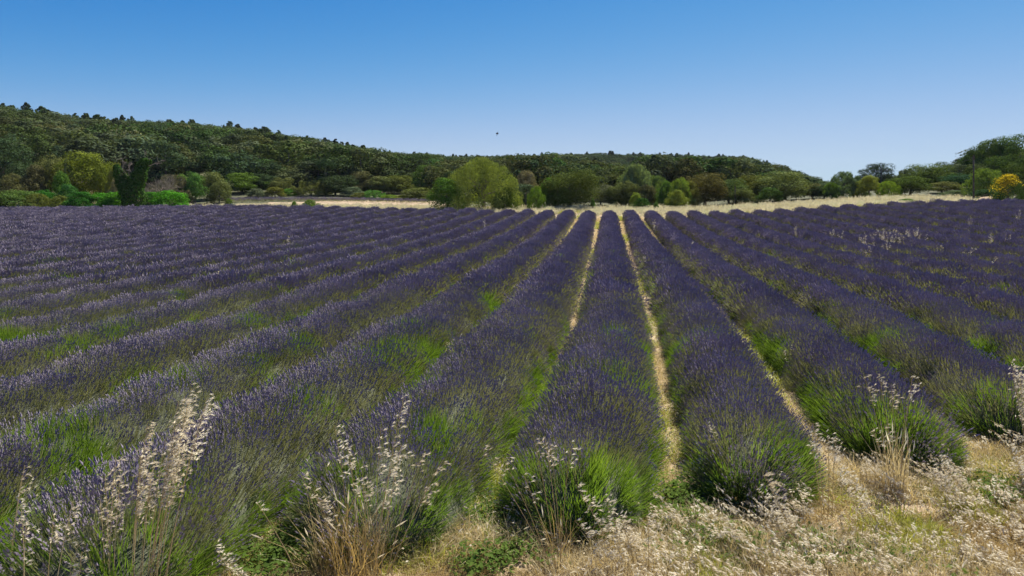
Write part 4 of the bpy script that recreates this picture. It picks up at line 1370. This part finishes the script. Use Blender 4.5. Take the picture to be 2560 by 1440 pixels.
# broom bush with yellow flowers
def broom():
    d = 56
    px, base_py, top = 2520, 503, 440
    x, y = from_cam((px - 1280) / FPX * d, d)
    z0 = float(gz(x, y)) - .05
    w = 72 * d / FPX; h = CAMZ + (HORY - top) * d / FPX - z0
    root = obj('broom_bush', None, loc=(x, y, z0))
    tag(root, 'rounded broom bush covered in yellow flowers at the right edge', 'bush')
    V, F = crown_mesh('b', 901, 90, 130, .014, shape='dome')
    V = V * np.array([w, w, h])
    o = obj('foliage', mesh('foliage', V, F, LEAFM), root); o.color = (.06, .10, .025, 1)
    c = V.reshape(-1, 4, 3).mean(1)
    right = c[:, 0] * cP + c[:, 1] * sP
    dist = np.sqrt((c[:, 0] / w) ** 2 + (c[:, 1] / w) ** 2 + ((c[:, 2] / h) * .5) ** 2)
    rg = np.random.default_rng(5)
    sel = (dist > .36) & (c[:, 2] / h > .42 + .40 * sstep(-.4, .1, right / w) + .10 * rg.normal(size=len(c))) & (rg.uniform(size=len(c)) < .6)
    Fv = V.reshape(-1, 4, 3)[sel]
    cen = Fv.mean(1, keepdims=True)
    out = cen / (np.linalg.norm(cen, axis=2, keepdims=True) + 1e-6)
    Fv = cen + (Fv - cen) * 1.5 + out * .07
    V2 = Fv.reshape(-1, 3)
    obj('flowers', mesh('flowers', V2, np.arange(len(V2)).reshape(-1, 4), [M_broom]), root)
    t = obj('trunk', TRK['std'], root); t.scale = (w, w, h * .9)
    # earth bank beside it
    ex, ey, ez, ed = ground_at_px(2475, 500)
    mb = MB()
    na = 18
    V = [(0, 0, .55)]
    for rr, hh in ((.5, .42), (.9, .18), (1.25, -.05)):
        for k in range(na):
            q = k * 2 * math.pi / na
            V.append((math.cos(q) * rr * 1.1 * (1 + .12 * math.sin(3 * q)), math.sin(q) * rr * .8, hh * (1 + .15 * math.sin(5 * q))))
    F = [[0, 1 + k, 1 + (k + 1) % na] for k in range(na)]
    for r_ in range(2):
        for k in range(na):
            F.append([1 + r_ * na + k, 1 + (r_ + 1) * na + k, 1 + (r_ + 1) * na + (k + 1) % na, 1 + r_ * na + (k + 1) % na])
    m = mesh('earth_mound', V, F, [M_soil], None, True)
    xx, yy = from_cam((2474 - 1280) / FPX * 57.5, 57.5)
    o = obj('earth_mound', m, None, (xx, yy, float(gz(xx, yy))))
    tag(o, 'small pinkish earth mound at the left foot of the broom bush', 'earth mound')


broom()


# ------------------------------------------------------------------ utility poles and wires
def pole(px, ytop, d, label, r=.10, cross=False):
    x, y = from_cam((px - 1280) / FPX * d, d)
    z0 = float(gz(x, y))
    top = CAMZ + (HORY - ytop) * d / FPX
    root = obj('utility_pole', None, loc=(x, y, z0))
    tag(root, label, 'utility pole')
    mb = MB(); mb.tube([(0, 0, -.3), (0, 0, (top - z0) * .5), (0, 0, top - z0)], [r * 1.2, r, r * .8], 10)
    obj('shaft', mb.mesh('shaft', [M_pole], True), root)
    mb = MB(); mb.tube([(0, 0, top - z0 - .12), (0, 0, top - z0 + .10)], [.06, .05], 8); mb.box((0, 0, top - z0 - .18), (r * 2.4, r * 2.4, .10))
    obj('cap', mb.mesh('cap', [M_pole]), root)
    if cross:
        mb = MB(); mb.box((0, 0, top - z0 - .35), (1.5, .1, .1))
        obj('crossarm', mb.mesh('crossarm', [M_pole]), root)
        for q in (-.65, 0, .65):
            mb = MB(); mb.tube([(q, 0, top - z0 - .3), (q, 0, top - z0 - .14)], [.03, .045], 6)
            obj('insulator', mb.mesh('insulator', [M_stone]), root)
    return np.array([x, y, top - .2])


pA = pole(2434, 390, 58, 'dark wooden utility pole standing between the grass band and the right trees', .062)
pB = pole(2203, 420, 80, 'thin grey utility pole in front of the lone dark oak', .07, True)
pC = pole(1838, 466, 68.5, 'short thin pole half hidden by the light olive oak', .05)
def wire(a, b, sag, label):
    t = np.linspace(0, 1, 20)[:, None]
    P = a * (1 - t) + b * t; P[:, 2] -= sag * 4 * t[:, 0] * (1 - t[:, 0])
    mb = MB(); mb.tube(P, .012, 4)
    tag(obj('overhead_wire', mb.mesh('overhead_wire', [M_wire])), label, 'wire')


wire(pB, pA, .5, 'thin overhead wire between the grey pole and the dark pole')
wire(pB, np.array(pt(2075, 452, 105)), .5, 'thin overhead wire running left from the grey pole')


# ------------------------------------------------------------------ wooded hills
def woods():
    rg = np.random.default_rng(99)
    pts = []
    # jittered grid in ground space
    step = 4.3
    for yy in np.arange(60, 470, step):
        st = step if yy < 270 else 5.6
        xs = np.arange(-420, 330, st)
        xs = xs + rg.uniform(-.42, .42, len(xs)) * st
        ys = yy + rg.uniform(-.42, .42, len(xs)) * st
        pts.append(np.stack([xs, ys], -1))
    P = np.concatenate(pts)
    a, d = to_cam(P[:, 0], P[:, 1])
    px = 1280 + FPX * a / d
    d1 = np.interp(px, H1P, H1D)
    start = np.interp(px, [-300, 200, 300, 480, 1080, 1150, 2050, 2150, 2560], [82, 82, 88, 88, 94, 80, 84, 90, 84])
    ok = (px > -250) & (px < 2850) & (d > start)
    ridge = np.where(px < 1250, d1 + 14, 0)
    ridge = np.where((px > 850) & (px < 2110), np.maximum(ridge, 425), ridge)
    ridge = np.where(px >= 2110, 112, ridge)
    ridge = np.where((px >= 2060) & (px < 2250), 125, ridge)
    ok &= d < ridge
    # slopes turned away or hidden behind the near trees show nothing: drop what stands too low to be seen
    P, px, d = P[ok], px[ok], d[ok]
    z = gz(P[:, 0], P[:, 1])
    h = rg.uniform(3.0, 6.6, len(P)) * np.where(d > 260, .9, 1)
    # nothing in the wood stands above the tree line that the photo shows
    line = np.interp(px, [-300, 0, 100, 200, 320, 480, 600, 700, 850, 950, 1050, 1150, 1300, 1500, 1700, 1860, 1900, 1950, 2000, 2050, 2100, 2200, 2250, 2300, 2400, 2440, 2600],
                     [245, 262, 270, 292, 297, 304, 316, 331, 355, 376, 381, 389, 384, 378, 385, 388, 401, 417, 435, 452, 462, 450, 432, 414, 405, 372, 348]) + rg.uniform(0, 9, len(P)) + np.where(px > 2200, rg.uniform(0, 30, len(P)), 0)
    d1c = np.interp(px, H1P, H1D)
    crest0 = ((np.abs(d - d1c) < 22) & (px < 1250)) | (d > 375)
    spiky = (rg.uniform(size=len(P)) < np.where(crest0, np.where(d > 300, .16, .42), .06)) & (px < 2060)
    h = np.where(spiky, h * 1.15 + .6, h)
    h = np.clip(CAMZ + (HORY - line + np.where(spiky, rg.uniform(4, 19, len(P)) * np.interp(px, [0, 600, 1200, 2000], [1, .8, .5, .45]), 0)) * d / FPX - z, 1.6, h)
    pytop = HORY - (z + h - CAMZ) * FPX / d
    # visible test against nearer trees, column by column
    order = np.argsort(d)
    sky_line = np.full(400, 470.0)
    vis = np.zeros(len(P), bool)
    for i in order:
        w = max(1, int(h[i] * .45 * FPX / d[i] / 10))
        c0 = int((px[i] + 400) / 10)
        lo, hi = max(0, c0 - w), min(399, c0 + w)
        seg = sky_line[lo:hi + 1]
        if pytop[i] < seg.max() + 3:
            vis[i] = True
        sky_line[lo:hi + 1] = np.minimum(seg, pytop[i] + 4)
    P, px, d, z, h, pytop, spiky = P[vis], px[vis], d[vis], z[vis], h[vis], pytop[vis], spiky[vis]
    n = len(P)
    cols = np.array([DK, (.065, .105, .032), (.095, .118, .04), (.085, .115, .06), (.095, .105, .042), (.065, .115, .035), (.055, .085, .04), (.10, .125, .055)])
    # pines: on the crests more than on the slopes
    crest = (np.abs(d - np.interp(px, H1P, H1D)) < 22) & (px < 1250) | (d > 375)
    pine = spiky
    size = h / d
    # individuals: the 290 largest oaks and the 200 largest pines
    io = np.where(~pine)[0]; io = io[np.argsort(-size[io])][:285]
    ip = np.where(pine)[0]; ip = ip[np.argsort(-size[ip])][:170]
    ind = np.zeros(n, bool); ind[io] = True; ind[ip] = True

    ZONES = ((120, 'above the ivy hedge end'), (290, 'above the yellow-topped trees'), (400, 'straight above the ivy trunk'),
             (520, 'above the grey twiggy shrub'), (680, 'above the fresh green oak'), (860, 'above the slim dark pine'),
             (1080, 'above the lime bushes'), (1300, 'above the big yellow-green bush'), (1480, 'above the central dark oak'),
             (1660, 'above the silvery poplar'), (1860, 'above the bright lime tree'), (2100, 'above the spreading oak'))

    def zone(p):
        for lim, t in ZONES:
            if p < lim: return t
        return 'in the right-hand wood'
    hill_objs = {}
    names = ['very dark green', 'mid green', 'olive', 'grey-green', 'brownish', 'fresh green', 'dull dark', 'pale olive']
    for i in np.where(ind)[0]:
        c = rg.integers(0, 8)
        if pine[i]:
            me = HILL_PINE[rg.integers(0, 4)]; c = [0, 6, 1][rg.integers(0, 3)]
            hh = h[i]; ww = hh * rg.uniform(.55, .85)
        else:
            me = HILL_OAK[rg.integers(0, 7)]
            hh = h[i]; ww = (3.6 + .62 * h[i]) * rg.uniform(.8, 1.15)
        o = obj('pine_tree' if pine[i] else 'oak_tree', me, None, (P[i, 0], P[i, 1], z[i] - .3))
        o.scale = (ww, ww, hh); o.rotation_euler = (rg.normal(0, .04), rg.normal(0, .04), rg.uniform(0, 6.28))
        col = cols[c] * rg.uniform(.6, 1.05)
        if rg.uniform() < .03 and not pine[i]: col = np.array([.17, .18, .10])
        o.color = (*col, 1)
        q = (d[i] - 70) / (max(np.interp(px[i], H1P, H1D), 300 if px[i] > 1250 else 0) - 70)
        if px[i] > 2100: q = (d[i] - 80) / 40
        crest_w = 'on the crest' if (crest[i] or q > .92) else ('high on the slope' if q > .6 else ('halfway up the slope' if q > .3 else 'low on the slope'))
        kind = 'pointed pine' if pine[i] else 'rounded oak'
        lab = '%s %s %s %s' % (names[c], kind, crest_w, zone(px[i]))
        if len(lab.replace('-', ' ').split()) > 15: lab = lab.replace('rounded ', '').replace('pointed ', '')
        tag(o, lab, 'pine' if pine[i] else 'oak')
        hill_objs.setdefault(lab, []).append((px[i], o))
    for lab, L in hill_objs.items():
        L.sort(key=lambda t: t[0])
        if 1 < len(L) <= 9:
            for q, (_, o) in enumerate(L):
                pos = 'leftmost' if q == 0 else ('rightmost' if q == len(L) - 1 else '%s from left' % ORD[q + 1])
                t = lab.replace('rounded ', '').replace('pointed ', '') + ', ' + pos
                o['label'] = t
        elif len(L) > 9:
            for _, o in L: o['group'] = 'hill trees: ' + lab
    rest = ~ind
    C_H = proto_coll('hilltrees', HILL_OAK + HILL_PINE)
    m = int(rest.sum())
    pr = pine[rest]; hr = h[rest] * np.where(pr, rg.uniform(1.0, 1.4, m), 1)
    idx = np.where(pr, rg.integers(7, 11, m), rg.integers(0, 7, m))
    ww = np.where(pr, hr * .72, rg.uniform(5.4, 7.2, m))
    o = scatter('distant_woods', np.stack([P[rest][:, 0], P[rest][:, 1], z[rest] - .3], -1), np.stack([np.zeros(m), np.zeros(m), rg.uniform(0, 6.28, m)], -1),
                np.stack([ww, ww, hr], -1), idx, C_H)
    o.color = (.065, .095, .045, 1)
    tag(o, 'dense dark green wood covering the far hills behind the nearer trees', 'wood', kind='stuff')
    print('hill trees', n, 'individual', int(ind.sum()), 'rest', m)


woods()


# ------------------------------------------------------------------ flying insect
def insect():
    d = 9.0
    p = np.array(pt(1243, 334, d))
    root = obj('flying_insect', None, loc=p)
    tag(root, 'small dark insect flying in the sky above the big round bush', 'insect')
    mb = MB(); mb.tube([(-.018, 0, .002), (-.008, 0, .004), (.008, 0, 0), (.02, 0, -.004)], [.003, .009, .008, .002], 8)
    obj('body', mb.mesh('body', [M_insect], True), root)
    for v in (((0, 0, .004), (.006, .004, .022), (.014, .006, .02), (.008, 0, .002)), ((-.004, 0, -.004), (-.008, -.004, -.028), (-.002, -.005, -.03), (.004, 0, -.004))):
        me = mesh('wing', v, [[0, 1, 2, 3]], [M_insect])
        obj('wing', me, root)


insect()


# ------------------------------------------------------------------ thin summer haze
def haze():
    mb = MB()
    mb.box((0, 715, 21), (1440, 1590, 56))
    m, nt, out = newmat('haze')
    v = nt.nodes.new('ShaderNodeVolumePrincipled')
    v.inputs['Color'].default_value = (.86, .92, 1, 1)
    v.inputs['Density'].default_value = .00008
    v.inputs['Anisotropy'].default_value = 0.0
    nt.links.new(v.outputs[0], out.inputs['Volume'])
    o = obj('haze', mb.mesh('haze', [m]))
    tag(o, 'thin bluish summer haze over the field and the hills', 'haze', kind='stuff')


haze()
